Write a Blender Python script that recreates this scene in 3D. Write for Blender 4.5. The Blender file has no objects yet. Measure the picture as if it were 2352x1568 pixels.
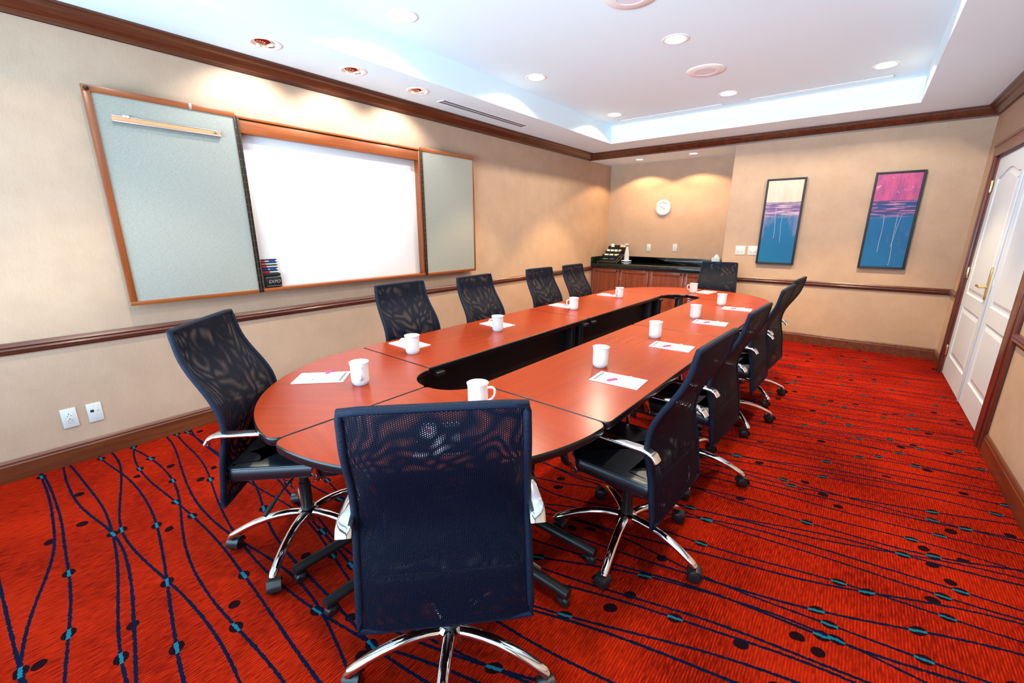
import bpy, bmesh, math, random
from mathutils import Vector, Matrix
from mathutils.geometry import tessellate_polygon

random.seed(7)
PI = math.pi
SC = bpy.context.scene
COL = SC.collection


def R(d):
    return math.radians(d)


# ------------------------------------------------------------------ nodes
class X:
    """A number in a shader: arithmetic on it adds Math nodes."""
    def __init__(s, nt, k):
        s.nt, s.k = nt, k

    @staticmethod
    def put(nt, node, i, v):
        if isinstance(v, X):
            nt.links.new(v.k, node.inputs[i])
        else:
            node.inputs[i].default_value = v

    def op(s, o, *a):
        n = s.nt.nodes.new('ShaderNodeMath')
        n.operation = o
        for i, v in enumerate(a):
            X.put(s.nt, n, i, v)
        return X(s.nt, n.outputs[0])

    def __add__(s, b): return s.op('ADD', s, b)
    def __radd__(s, b): return s.op('ADD', b, s)
    def __sub__(s, b): return s.op('SUBTRACT', s, b)
    def __rsub__(s, b): return s.op('SUBTRACT', b, s)
    def __mul__(s, b): return s.op('MULTIPLY', s, b)
    def __rmul__(s, b): return s.op('MULTIPLY', b, s)
    def __truediv__(s, b): return s.op('DIVIDE', s, b)
    def sin(s): return s.op('SINE', s)
    def cos(s): return s.op('COSINE', s)
    def fract(s): return s.op('FRACT', s)
    def floor(s): return s.op('FLOOR', s)
    def abs(s): return s.op('ABSOLUTE', s)
    def sqrt(s): return s.op('SQRT', s)
    def lt(s, b): return s.op('LESS_THAN', s, b)
    def gt(s, b): return s.op('GREATER_THAN', s, b)
    def min(s, b): return s.op('MINIMUM', s, b)
    def max(s, b): return s.op('MAXIMUM', s, b)

    def step(s, a, b):
        """0 below a, 1 above b, smooth between."""
        n = s.nt.nodes.new('ShaderNodeMapRange')
        n.interpolation_type = 'SMOOTHSTEP'
        X.put(s.nt, n, 0, s)
        n.inputs[1].default_value = a
        n.inputs[2].default_value = b
        return X(s.nt, n.outputs[0])


class Mat:
    def __init__(s, name):
        s.m = bpy.data.materials.new(name)
        s.m.use_nodes = True
        s.nt = s.m.node_tree
        s.nt.nodes.clear()
        s.out = s.nt.nodes.new('ShaderNodeOutputMaterial')
        s.b = s.nt.nodes.new('ShaderNodeBsdfPrincipled')
        s.nt.links.new(s.b.outputs[0], s.out.inputs[0])

    def set(s, **kw):
        for k, v in kw.items():
            k = {'col': 'Base Color', 'rough': 'Roughness', 'metal': 'Metallic', 'spec': 'Specular IOR Level',
                 'coat': 'Coat Weight', 'coatr': 'Coat Roughness', 'trans': 'Transmission Weight', 'ior': 'IOR',
                 'sheen': 'Sheen Weight', 'emit': 'Emission Color', 'estr': 'Emission Strength', 'alpha': 'Alpha',
                 'normal': 'Normal', 'sheent': 'Sheen Tint'}.get(k, k)
            i = s.b.inputs[k]
            if isinstance(v, X):
                s.nt.links.new(v.k, i)
            elif hasattr(v, 'links'):
                s.nt.links.new(v, i)
            elif isinstance(v, tuple) and len(v) == 3:
                i.default_value = (*v, 1)
            else:
                i.default_value = v
        return s

    def coord(s, kind='Object', scale=(1, 1, 1), rot=(0, 0, 0)):
        t = s.nt.nodes.new('ShaderNodeTexCoord')
        m = s.nt.nodes.new('ShaderNodeMapping')
        s.nt.links.new(t.outputs[kind], m.inputs[0])
        m.inputs['Scale'].default_value = scale
        m.inputs['Rotation'].default_value = rot
        return m.outputs[0]

    def xyz(s, v):
        n = s.nt.nodes.new('ShaderNodeSeparateXYZ')
        s.nt.links.new(v, n.inputs[0])
        return [X(s.nt, n.outputs[i]) for i in range(3)]

    def vec(s, x, y, z=0.0):
        n = s.nt.nodes.new('ShaderNodeCombineXYZ')
        for i, v in enumerate((x, y, z)):
            X.put(s.nt, n, i, v)
        return n.outputs[0]

    def noise(s, v, scale=5.0, detail=2.0, rough=0.5, dist=0.0):
        n = s.nt.nodes.new('ShaderNodeTexNoise')
        s.nt.links.new(v, n.inputs['Vector'])
        n.inputs['Scale'].default_value = scale
        n.inputs['Detail'].default_value = detail
        n.inputs['Roughness'].default_value = rough
        n.inputs['Distortion'].default_value = dist
        return X(s.nt, n.outputs[0])

    def rnd(s, v):
        n = s.nt.nodes.new('ShaderNodeTexWhiteNoise')
        s.nt.links.new(v, n.inputs['Vector'])
        return X(s.nt, n.outputs['Value'])

    def mix(s, f, a, b):
        n = s.nt.nodes.new('ShaderNodeMix')
        n.data_type = 'RGBA'
        X.put(s.nt, n, 0, f)
        for i, v in ((6, a), (7, b)):
            if isinstance(v, tuple):
                n.inputs[i].default_value = (*v, 1)
            else:
                s.nt.links.new(v, n.inputs[i])
        return n.outputs[2]

    def bump(s, h, strength=0.3, dist=0.002):
        n = s.nt.nodes.new('ShaderNodeBump')
        n.inputs['Strength'].default_value = strength
        n.inputs['Distance'].default_value = dist
        s.nt.links.new(h.k, n.inputs['Height'])
        return s.set(normal=n.outputs[0])


def plain(name, col, rough=0.5, **kw):
    return Mat(name).set(col=col, rough=rough, **kw).m


def wood(name, dark, light, axis=0, rough=0.3, scale=1.0, coat=0.0, coatr=0.1, kind='Object', amt=1.0, spec=0.5):
    m = Mat(name)
    sc = [26 * scale, 26 * scale, 26 * scale]
    sc[axis] = 1.3 * scale
    v = m.coord(kind, tuple(sc))
    a = m.noise(v, 1.0, 5, 0.6, 0.6)
    sc2 = [140 * scale, 140 * scale, 140 * scale]
    sc2[axis] = 5 * scale
    b = m.noise(m.coord(kind, tuple(sc2)), 1.0, 2, 0.5)
    f = ((a - 0.5) * 1.6 * amt + (b - 0.5) * 0.5 * amt + 0.5)
    m.set(col=m.mix(f.step(0.1, 0.9), dark, light), rough=rough, coat=coat, coatr=coatr, spec=spec)
    return m.m


M = {}
M['ceil'] = plain('ceiling_paint', (.73, .90, .97), .9)


def wallpaper(name, axis):
    m = Mat(name)
    sc = [150, 150, 150]
    sc[2] = 11
    streak = m.noise(m.coord('Object', tuple(sc)), 1.0, 3, 0.6)
    blot = m.noise(m.coord('Object'), 5.0, 4, 0.6)
    fine = m.noise(m.coord('Object'), 160.0, 2, 0.5)
    f = (streak - .5) * .26 + (blot - .5) * .5 + (fine - .5) * .4 + .5
    m.set(col=m.mix(f.step(.15, .85), (.395, .268, .184), (.495, .355, .25)), rough=.62, spec=.25)
    m.bump(fine + streak * .5, .25, .0015)
    return m.m


M['wall'] = wallpaper('wall_vinyl', 0)
M['crown'] = wood('crown_wood', (.05, .010, .004), (.115, .028, .009), 1, .32, 1.0, .3, .2)
M['crown_x'] = wood('crown_wood_cross', (.05, .010, .004), (.115, .028, .009), 0, .32, 1.0, .3, .2)
M['rail'] = wood('rail_wood', (.05, .010, .005), (.105, .024, .011), 1, .3, 1.0, .4, .15)
M['rail_x'] = wood('rail_wood_cross', (.05, .010, .005), (.105, .024, .011), 0, .3, 1.0, .4, .15)
M['base'] = wood('baseboard_wood', (.07, .017, .006), (.15, .042, .013), 1, .35, 1.0, .3, .2)
M['base_x'] = wood('baseboard_wood_cross', (.07, .017, .006), (.15, .042, .013), 0, .35, 1.0, .3, .2)
M['casing'] = wood('casing_wood', (.07, .014, .010), (.14, .032, .02), 2, .33, 1.0, .3, .2)
M['boardwood'] = wood('board_wood', (.17, .035, .006), (.26, .068, .013), 1, .33, 1.0, .2, .2)
M['boardwood_z'] = wood('board_wood_upright', (.15, .030, .006), (.225, .058, .012), 2, .33, 1.0, .2, .2)
M['table'] = wood('table_laminate', (.175, .016, .0014), (.265, .0285, .0022), 0, .25, 1.1, .0, .1, amt=.38, spec=.24)
M['tedge'] = Mat('table_edge_rubber').set(col=(.004, .005, .007), rough=.25, spec=.5).m
M['tleg'] = plain('black_powder_coat', (.008, .008, .009), .4)
M['tpanel'] = plain('black_panel', (.006, .006, .006), .6)
M['cab'] = wood('cabinet_wood', (.13, .026, .010), (.24, .058, .022), 2, .33, 1.1, .25, .2)
M['cabdark'] = plain('cabinet_gap', (.02, .006, .004), .7)
g = Mat('black_granite')
gn = g.noise(g.coord('Object'), 130.0, 3, .7)
g.set(col=g.mix(gn.step(.56, .74), (.006, .009, .009), (.06, .10, .10)), rough=.12, spec=.5)
M['granite'] = g.m
M['mug'] = plain('white_porcelain', (.70, .75, .78), .12, spec=.5)
M['chrome'] = plain('polished_chrome', (.78, .78, .80), .07, metal=1.0)
M['brushed'] = plain('brushed_aluminium', (.62, .64, .67), .28, metal=1.0)
M['clockrim'] = plain('satin_silver', (.82, .85, .88), .42, metal=.8)
M['brass'] = plain('satin_brass', (.80, .62, .30), .22, metal=1.0)
M['bronze'] = plain('dark_bronze', (.05, .035, .025), .35, metal=.8)
M['rubber'] = plain('caster_nylon', (.010, .011, .013), .38)
l = Mat('black_leather')
ln = l.noise(l.coord('Object'), 260.0, 3, .6)
l.set(col=(.003, .005, .009), rough=.36, spec=.75).bump(ln, .25, .001)
M['leather'] = l.m
k = Mat('knit_edge')
ku, kv, kz = k.xyz(k.coord('Object'))
kn = ((kv * 2100.0).sin() + (kz * 2100.0).sin() + (ku * 2100.0).sin()) * .33
k.set(col=k.mix(kn.step(-.2, .6), (.0008, .004, .013), (.0025, .013, .04)), rough=.6, spec=.2).bump(kn, .5, .0015)
M['knit'] = k.m
M['paper'] = plain('white_paper', (.74, .76, .78), .8)
M['greyink'] = plain('grey_print', (.10, .15, .17), .8)
M['pink'] = plain('magenta_plastic', (.72, .06, .22), .25)
M['penwhite'] = plain('white_plastic', (.85, .85, .85), .25)
M['plate'] = plain('white_wall_plate', (.58, .60, .58), .35)
M['slot'] = plain('dark_slot', (.004, .004, .004), .7)
M['grey'] = plain('grey_mark', (.35, .36, .36), .6)
M['door'] = plain('door_paint', (.50, .57, .66), .42)
M['whiteboard'] = plain('whiteboard_enamel', (.78, .80, .82), .2, spec=.4)
f = Mat('grey_tack_fabric')
fa = f.noise(f.coord('Object', (1, 60, 700)), 1.0, 2)
fb = f.noise(f.coord('Object', (1, 700, 60)), 1.0, 2)
f.set(col=f.mix(((fa + fb) * .5).step(.3, .7), (.215, .223, .20), (.31, .322, .288)), rough=.95, spec=.1)
M['tack'] = f.m
M['hinge'] = plain('dark_piano_hinge', (.035, .026, .018), .4, metal=.7)
M['rivet'] = plain('hinge_rivet', (.45, .40, .33), .35, metal=1.0)
M['cork'] = plain('cork_strip', (.60, .26, .12), .8)
M['blackplastic'] = plain('black_plastic', (.009, .009, .010), .28)
M['emboss'] = plain('grey_lettering', (.22, .23, .25), .4)
M['lens'] = Mat('lamp_lens').set(col=(1, .97, .9), emit=(1.0, .93, .80), estr=6.0).m
M['bulb'] = Mat('washer_lamp').set(col=(1, .97, .9), emit=(1.0, .92, .78), estr=8.0).m
M['trimwhite'] = plain('white_trim_ring', (.82, .82, .80), .4)
M['reflector'] = plain('mirror_reflector', (.93, .92, .88), .04, metal=1.0)
M['grille'] = plain('speaker_grille', (.70, .70, .76), .6)
M['grillering'] = plain('speaker_ring', (.82, .79, .77), .5)
M['slotblue'] = plain('diffuser_slot', (.10, .14, .20), .6)
M['artframe'] = plain('black_art_frame', (.006, .010, .016), .35)
M['vinylblue'] = plain('blue_wrapper', (.03, .17, .55), .3)
M['green'] = plain('green_wrapper', (.16, .42, .10), .5)
M['teal'] = plain('teal_plastic', (.05, .28, .36), .35)
M['foam'] = plain('white_foam', (.88, .88, .88), .6)
M['kraft'] = plain('tan_napkin', (.80, .55, .36), .9)
M['packet'] = plain('cream_packet', (.84, .80, .66), .6)
M['packetpink'] = plain('pink_packet', (.85, .58, .54), .6)
M['packetblue'] = plain('pale_blue_packet', (.66, .82, .86), .6)
M['tissuebox'] = plain('pale_blue_card', (.50, .68, .78), .6)
M['red'] = plain('red_marker', (.70, .03, .03), .3)
M['blue'] = plain('blue_marker', (.02, .05, .42), .3)
M['orange'] = plain('orange_marker', (.85, .22, .03), .3)
cp = Mat('clear_plastic_cup').set(col=(.9, .92, .92), rough=.15, alpha=.55)
M['clearcup'] = cp.m
gl = Mat('window_glass')
gt = gl.nt.nodes.new('ShaderNodeBsdfTransparent')
gm = gl.nt.nodes.new('ShaderNodeMixShader')
gm.inputs[0].default_value = .06
gg = gl.nt.nodes.new('ShaderNodeBsdfGlossy')
gg.inputs['Roughness'].default_value = .02
gl.nt.links.new(gt.outputs[0], gm.inputs[1])
gl.nt.links.new(gg.outputs[0], gm.inputs[2])
gl.nt.links.new(gm.outputs[0], gl.out.inputs[0])
M['glass'] = gl.m


def mesh_fabric(name, pitch, twist, warp, open_at):
    """Black knit mesh with round holes, laid out along the sheet's own metre-sized UVs."""
    m = Mat(name)
    u, v, _ = m.xyz(m.coord('UV', (1, 1, 1), (0, 0, twist)))
    if warp:
        w = m.noise(m.coord('UV'), 5.0, 1, .4)
        u = u + (w - .5) * warp
        w2 = m.noise(m.coord('UV', (1.2, .8, 1)), 6.5, 1, .4)
        v = v + (w2 - .5) * warp
    kk = 2 * PI / pitch
    a = (u * kk).cos()
    b = ((u * .5 + v * .866) * kk).cos()
    c = ((u * .5 - v * .866) * kk).cos()
    s = a + b + c
    hole = s.step(open_at - .35, open_at + .35)
    m.set(col=m.mix(s.step(-1.4, .2), (.0009, .0055, .021), (.0004, .0014, .0045)), rough=.62, spec=.15)
    tr = m.nt.nodes.new('ShaderNodeBsdfTransparent')
    mx = m.nt.nodes.new('ShaderNodeMixShader')
    m.nt.links.new(hole.k, mx.inputs[0])
    m.nt.links.new(m.b.outputs[0], mx.inputs[1])
    m.nt.links.new(tr.outputs[0], mx.inputs[2])
    m.nt.links.new(mx.outputs[0], m.out.inputs[0])
    return m.m


M['meshrear'] = mesh_fabric('chair_mesh_rear', .0053, 0.0, 0, 1.4)
M['meshfront'] = mesh_fabric('chair_mesh_front', .0053, .06, .030, 1.25)


# carpet ------------------------------------------------------------
def carpet():
    m = Mat('patterned_red_carpet')
    px, py, _ = m.xyz(m.coord('Object'))
    jag = m.noise(m.coord('Object', (1, 1, 1)), 75.0, 1, .5) - .5
    jag2 = m.noise(m.coord('Object', (1, 1, 1)), 260.0, 1, .5) - .5
    drift = m.noise(m.vec(px * .55, py * .5, 3.0), 1.0, 1, .4) - .5
    rise = (px - 2.6).max(0.0) * .22
    py2 = py - rise
    lines = dots = teal = None

    def fam(pitch, amp1, k1, ph1, amp2, drift_amt, seed, w):
        wv = (px * k1 + py2 * .8 + ph1).sin() * amp1 + drift * drift_amt
        sA = (py2 - wv) / pitch
        row = sA.floor()
        r0 = m.rnd(m.vec(row, seed, .7))
        r9 = m.rnd(m.vec(row, seed, 5.7))
        mid = (px * (r9 * 1.5 + 1.3) + r0 * 6.283).sin() * .34 + (px * 4.3 + r9 * 6.283).sin() * .08 + .5
        dy = (sA.fract() - mid) * pitch
        line = (dy + jag * .010).abs().lt(w)
        out = []
        for cell, sd, pres, rx, ry, shift in ((.47, seed, .40, .027, .023, 0.0), (.60, seed + 5, .28, .022, .021, .044), (.75, seed + 9, .28, .025, .022, -.048)):
            r0 = m.rnd(m.vec(row, sd, 1.5))
            cx = px / cell + r0
            cid = cx.floor()
            r1 = m.rnd(m.vec(row, cid, sd + .3))
            r2 = m.rnd(m.vec(row, cid, sd + 7.7))
            dx = (cx.fract() - (r1 * .7 + .15)) * cell
            on = r2.lt(pres)
            e = (dx / rx) * (dx / rx) + ((dy - shift) / ry) * ((dy - shift) / ry) + jag2 * .7
            d = e.lt(1.0) * on
            t = dx.abs().lt(.027) * on if shift == 0.0 else None
            out.append((d, t))
        dd = out[0][0].max(out[1][0]).max(out[2][0])
        return line, dd, line * out[0][1]

    for a in (fam(.152, .030, 1.3, .4, .012, .30, 1.0, .0058), fam(.176, .050, .9, 2.3, .014, -.40, 40.0, .0058)):
        lines = a[0] if lines is None else lines.max(a[0])
        dots = a[1] if dots is None else dots.max(a[1])
        teal = a[2] if teal is None else teal.max(a[2])
    stk = m.noise(m.vec(px * 150.0, py * 22.0, 0.0), 1.0, 2, .6)
    rib = ((px + jag * .002) * (2 * PI / .0098)).sin()
    big = m.noise(m.coord('Object'), 2.2, 2, .5)
    f = (rib * (stk - .36) * .85 + (stk - .5) * 1.1 + (big - .5) * .6 + .48)
    base = m.mix(f.step(.0, 1.0), (.062, .0005, .0005), (.365, .0150, .0022))
    c = m.mix(dots, base, (.008, .002, .004))
    c = m.mix(lines, c, (.002, .005, .019))
    c = m.mix(teal, c, (.006, .095, .14))
    m.set(col=c, rough=.95, spec=.03)
    m.bump(rib * .5 + stk, .5, .003)
    return m.m


M['carpet'] = carpet()


def art(name, kind):
    m = Mat(name)
    u, v, _ = m.xyz(m.coord('UV'))
    n1 = m.noise(m.coord('UV', (3, 3, 1)), 1.5, 5, .65)
    hz = m.noise(m.coord('UV', (1.5, 46, 1)), 1.0, 4, .6)
    vt = m.noise(m.coord('UV', (22, 1.2, 1)), 1.0, 3, .6)
    if kind == 0:
        sky = m.mix((n1 * .6 + vt * .5).step(.35, .75), (.52, .42, .33), (.64, .55, .46))
        sky = m.mix(((u - .47).abs().lt(.006)).max((u - .38).abs().lt(.004)) * v.gt(.74) * .35, sky, (.45, .38, .36))
        top, bot, hz0 = .73, .57, .70
        band = m.mix(hz.step(.42, .58), (.15, .09, .24), (.48, .36, .43))
        drips = ((.345, .30, .69, .012, .5), (.54, .25, .66, .008, .9))
        fog = (u - .5).abs() * 1.1 + (n1 - .5) * 1.1 + (v - .45) * 1.3
        deep = (.003, .12, .27)
        pale = (.22, .19, .36)
        stripes = ((.735, .004), (.715, .003), (.665, .003), (.645, .003))
    else:
        sky = m.mix((n1 * .8 + vt * .4).step(.4, .8), (.22, .055, .20), (.56, .085, .19))
        sky = m.mix(m.noise(m.coord('UV', (5, 9, 1)), 1.0, 4, .6).step(.58, .72) * v.gt(.8), sky, (.70, .34, .40))
        top, bot = .72, .55
        band = m.mix(hz.step(.46, .56), (.015, .05, .17), (.42, .17, .31))
        drips = ((.33, .16, .57, .010, .3), (.64, .02, .57, .010, 1.3), (.76, .22, .57, .008, 2.1))
        fog = (n1 - .5) * 1.4 + vt * .5 + (u - .5) * .3 - .1
        deep = (.005, .105, .26)
        pale = (.15, .14, .30)
        stripes = ((.715, .003), (.70, .004), (.62, .004), (.60, .006))
    sea = m.mix(fog.step(.25, .75), deep, pale)
    jit = (n1 - .5) * .03
    c = m.mix((v + jit).step(bot - .03, bot + .04), sea, band)
    c = m.mix((v + jit).step(top - .012, top + .012), c, sky)
    for sv, w in stripes:
        c = m.mix((v - sv + (hz - .5) * .01).abs().lt(w), c, (.09, .035, .14))
    for i, (u0, v0, v1, w, ph) in enumerate(drips):
        wig = (v * 14.0 + ph * 5).sin() * .010 + (v * 5.0 + ph).sin() * .018
        if kind == 1 and i == 2:
            wig = wig + (v - .57) * .42
        d = (u - u0 - wig + (n1 - .5) * .03).abs().lt(w * .62) * v.gt(v0) * v.lt(v1)
        c = m.mix(d * .7, c, (.40, .37, .52))
    m.set(col=c, rough=.55, spec=.3)
    return m.m


M['artframe'].node_tree.nodes['Principled BSDF'].inputs['Roughness'].default_value = .6
M['art0'] = art('painting_cream_and_blue', 0)
M['art1'] = art('painting_pink_and_blue', 1)


# ------------------------------------------------------------------ mesh
class MB:
    """Collects shapes and links them as one mesh object."""
    def __init__(s):
        s.bm = bmesh.new()
        s.uv = None
        s.mats = []

    def verts(s, pts, T=None):
        return [s.bm.verts.new(T @ Vector(p) if T else Vector(p)) for p in pts]

    def face(s, vs, mi=0, sm=False):
        try:
            f = s.bm.faces.new(vs)
            f.material_index = mi
            f.smooth = sm
            return f
        except ValueError:
            return None

    def box(s, a, b, bev=0.0, seg=2, mi=0, T=None):
        t = bmesh.new()
        x0, y0, z0 = a
        x1, y1, z1 = b
        vs = [t.verts.new(p) for p in ((x0, y0, z0), (x1, y0, z0), (x1, y1, z0), (x0, y1, z0), (x0, y0, z1), (x1, y0, z1), (x1, y1, z1), (x0, y1, z1))]
        for q in ((3, 2, 1, 0), (4, 5, 6, 7), (0, 1, 5, 4), (1, 2, 6, 5), (2, 3, 7, 6), (3, 0, 4, 7)):
            t.faces.new([vs[i] for i in q])
        if bev > 0:
            bmesh.ops.bevel(t, geom=t.edges[:] + t.verts[:], offset=bev, segments=seg, affect='EDGES', profile=.5)
        s.add(t, mi, T, bev > 0)
        return s

    def add(s, t, mi=0, T=None, sm=False):
        mp = {}
        for v in t.verts:
            mp[v] = s.bm.verts.new(T @ v.co if T else v.co)
        for f in t.faces:
            s.face([mp[v] for v in f.verts], mi, sm)
        t.free()

    def prism(s, poly, z0, z1, mi=0, T=None, sm=False, bev=0.0):
        t = bmesh.new()
        n = len(poly)
        lo = [t.verts.new((x, y, z0)) for x, y in poly]
        hi = [t.verts.new((x, y, z1)) for x, y in poly]
        t.faces.new(lo[::-1])
        top = t.faces.new(hi)
        for i in range(n):
            t.faces.new((lo[i], lo[(i + 1) % n], hi[(i + 1) % n], hi[i]))
        if bev:
            bmesh.ops.bevel(t, geom=list(top.edges), offset=bev, segments=2, affect='EDGES', profile=.5)
        s.add(t, mi, T, sm)
        return s

    def rings(s, rings, close=True, caps=True, mi=0, sm=True, T=None):
        vs = [s.verts(r, T) for r in rings]
        n = len(rings[0])
        for a, b in zip(vs[:-1], vs[1:]):
            for i in range(n if close else n - 1):
                j = (i + 1) % n
                s.face((a[i], a[j], b[j], b[i]), mi, sm)
        if caps and close:
            s.face(vs[0][::-1], mi)
            s.face(vs[-1], mi)
        return s

    def lathe(s, prof, n=32, mi=0, T=None, cap0=True, cap1=True, ax='z'):
        rs = []
        for r, z in prof:
            r = max(r, 1e-5)
            rs.append([(r * math.cos(2 * PI * i / n), r * math.sin(2 * PI * i / n), z) for i in range(n)])
        vs = [s.verts(r, T) for r in rs]
        for a, b in zip(vs[:-1], vs[1:]):
            for i in range(n):
                s.face((a[i], a[(i + 1) % n], b[(i + 1) % n], b[i]), mi, True)
        if cap0:
            s.face(vs[0][::-1], mi)
        if cap1:
            s.face(vs[-1], mi)
        return s

    def tube(s, path, rad, n=10, mi=0, closed=False, T=None, flat=1.0, up=(0, 0, 1), caps=True):
        """rad: one radius or one per point; flat scales the section along 'up'."""
        P = [Vector(p) for p in path]
        m = len(P)
        rad = [rad] * m if not isinstance(rad, (list, tuple)) else rad
        rs = []
        upv = Vector(up)
        for i in range(m):
            if closed:
                t = P[(i + 1) % m] - P[i - 1]
            else:
                t = P[min(i + 1, m - 1)] - P[max(i - 1, 0)]
            t.normalize()
            side = t.cross(upv)
            if side.length < 1e-4:
                side = t.cross(Vector((0, 1, 0)))
            side.normalize()
            w = side.cross(t).normalized()
            ring = []
            for k in range(n):
                a = 2 * PI * k / n
                ring.append(P[i] + side * (math.cos(a) * rad[i]) + w * (math.sin(a) * rad[i] * flat))
            rs.append(ring)
        if closed:
            rs.append(rs[0])
            s.rings(rs, True, False, mi, True, T)
        else:
            s.rings(rs, True, caps, mi, True, T)
        return s

    def sheet(s, grid, mi=0, uv=True, T=None):
        """Grid of points; UVs in metres along both directions."""
        L = s.bm.loops.layers.uv.verify() if uv else None
        rows = [s.verts(r, T) for r in grid]
        ul = []
        for r in grid:
            u, o = [0.0], 0.0
            for a, b in zip(r[:-1], r[1:]):
                o += (Vector(b) - Vector(a)).length
                u.append(o)
            ul.append([q - o / 2 for q in u])
        vl, o = [0.0], 0.0
        mid = len(grid[0]) // 2
        for a, b in zip(grid[:-1], grid[1:]):
            o += (Vector(b[mid]) - Vector(a[mid])).length
            vl.append(o)
        for i in range(len(grid) - 1):
            for j in range(len(grid[0]) - 1):
                f = s.face((rows[i][j], rows[i][j + 1], rows[i + 1][j + 1], rows[i + 1][j]), mi, True)
                if f and uv:
                    for lp, (a, b) in zip(f.loops, ((i, j), (i, j + 1), (i + 1, j + 1), (i + 1, j))):
                        lp[L].uv = (ul[a][b], vl[a])
        return s

    def build(s, name, mats, parent=None, loc=None, rot=None, sharp=35, merge=True):
        me = bpy.data.meshes.new(name)
        if merge:
            bmesh.ops.remove_doubles(s.bm, verts=s.bm.verts, dist=1e-6)
        bmesh.ops.recalc_face_normals(s.bm, faces=s.bm.faces)
        s.bm.to_mesh(me)
        s.bm.free()
        for m in (mats if isinstance(mats, (list, tuple)) else [mats]):
            me.materials.append(m)
        if any(p.use_smooth for p in me.polygons):
            me.set_sharp_from_angle(angle=R(sharp))
        o = bpy.data.objects.new(name, me)
        COL.objects.link(o)
        if parent:
            o.parent = parent
        if loc:
            o.location = loc
        if rot:
            o.rotation_euler = rot
        return o


def tag(o, label=None, cat=None, group=None, kind=None):
    if label: o['label'] = label
    if cat: o['category'] = cat
    if group: o['group'] = group
    if kind: o['kind'] = kind
    return o


def empty(name, loc=(0, 0, 0), rz=0.0):
    o = bpy.data.objects.new(name, None)
    o.empty_display_size = .1
    COL.objects.link(o)
    o.location = loc
    o.rotation_euler = (0, 0, rz)
    return o


def struct(o, label):
    o['kind'] = 'structure'
    o['label'] = label
    return o


def dup(root):
    kids = {}
    for o in bpy.data.objects:
        if o.parent:
            kids.setdefault(o.parent.name, []).append(o)

    def rec(o, par):
        c = o.copy()
        COL.objects.link(c)
        c.parent = par
        for ch in kids.get(o.name, []):
            rec(ch, c)
        return c
    return rec(root, None)


def arc(cx, cy, r, a0, a1, n, ry=None):
    ry = r if ry is None else ry
    return [(cx + r * math.cos(R(a0 + (a1 - a0) * i / n)), cy + ry * math.sin(R(a0 + (a1 - a0) * i / n))) for i in range(n + 1)]


def rounded(poly, rads, n=5):
    """Round the corners of a 2-D polygon; rads gives a radius for every corner."""
    out = []
    m = len(poly)
    for i in range(m):
        p = Vector(poly[i])
        r = rads[i] if isinstance(rads, (list, tuple)) else rads
        if r <= 0:
            out.append(tuple(p))
            continue
        a = (Vector(poly[i - 1]) - p).normalized()
        b = (Vector(poly[(i + 1) % m]) - p).normalized()
        ang = a.angle(b)
        d = r / math.tan(ang / 2)
        c = p + (a + b).normalized() * (r / math.sin(ang / 2))
        s0 = p + a * d - c
        s1 = p + b * d - c
        t0 = math.atan2(s0.y, s0.x)
        dt = (math.atan2(s1.y, s1.x) - t0 + PI) % (2 * PI) - PI
        for k in range(n + 1):
            t = t0 + dt * k / n
            out.append((c.x + r * math.cos(t), c.y + r * math.sin(t)))
    return out


def offset(poly, d):
    """Move every point of a counter-clockwise outline inwards by d."""
    out = []
    m = len(poly)
    for i in range(m):
        p, a, b = Vector(poly[i]), Vector(poly[i - 1]), Vector(poly[(i + 1) % m])
        e0, e1 = (p - a).normalized(), (b - p).normalized()
        n0, n1 = Vector((-e0.y, e0.x)), Vector((-e1.y, e1.x))
        n = n0 + n1
        if n.length < 1e-6:
            n = n0
        n.normalize()
        out.append(tuple(p + n * (d / max(.5, n.dot(n0)))))
    return out


def sweep(mb, path, prof, closed=False, mi=0, sm=False):
    """Extrude a moulding profile [(out, z)] along a plan path with mitred corners; 'out' is to the left of the path."""
    P = [Vector(p) for p in path]
    m = len(P)
    rs = []
    for i in range(m):
        if closed or 0 < i < m - 1:
            e0 = (P[i] - P[i - 1]).normalized()
            e1 = (P[(i + 1) % m] - P[i]).normalized()
        elif i == 0:
            e0 = e1 = (P[1] - P[0]).normalized()
        else:
            e0 = e1 = (P[-1] - P[-2]).normalized()
        n0, n1 = Vector((-e0.y, e0.x)), Vector((-e1.y, e1.x))
        n = (n0 + n1).normalized()
        n = n / n.dot(n0)
        rs.append([(P[i].x + n.x * o, P[i].y + n.y * o, z) for o, z in prof])
    if closed:
        rs.append(rs[0])
    mb.rings(rs, True, not closed, mi, sm)
    return mb


# ------------------------------------------------------------------ room
W, D, DN, NX = 4.61, 6.72, 7.50, 2.21
Y0 = -1.05
ZS, ZT, ZN = 2.67, 2.90, 2.57
TX0, TX1, TY0, TY1 = .67, 3.97, -.42, 6.095
WT = .14

mb = MB()
g0 = [[(x, y, 0) for x in (-WT, W + WT)] for y in (Y0 - WT, DN + WT)]
mb.box((-WT, Y0 - WT, -.05), (W + WT, DN + WT, 0))
struct(mb.build('floor', M['carpet']), 'red carpet with dark wavy lines and black and teal dots')


def wall(name, label, boxes):
    mb = MB()
    for a, b in boxes:
        mb.box(a, b)
    return struct(mb.build(name, M['wall'], merge=False), label)


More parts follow.
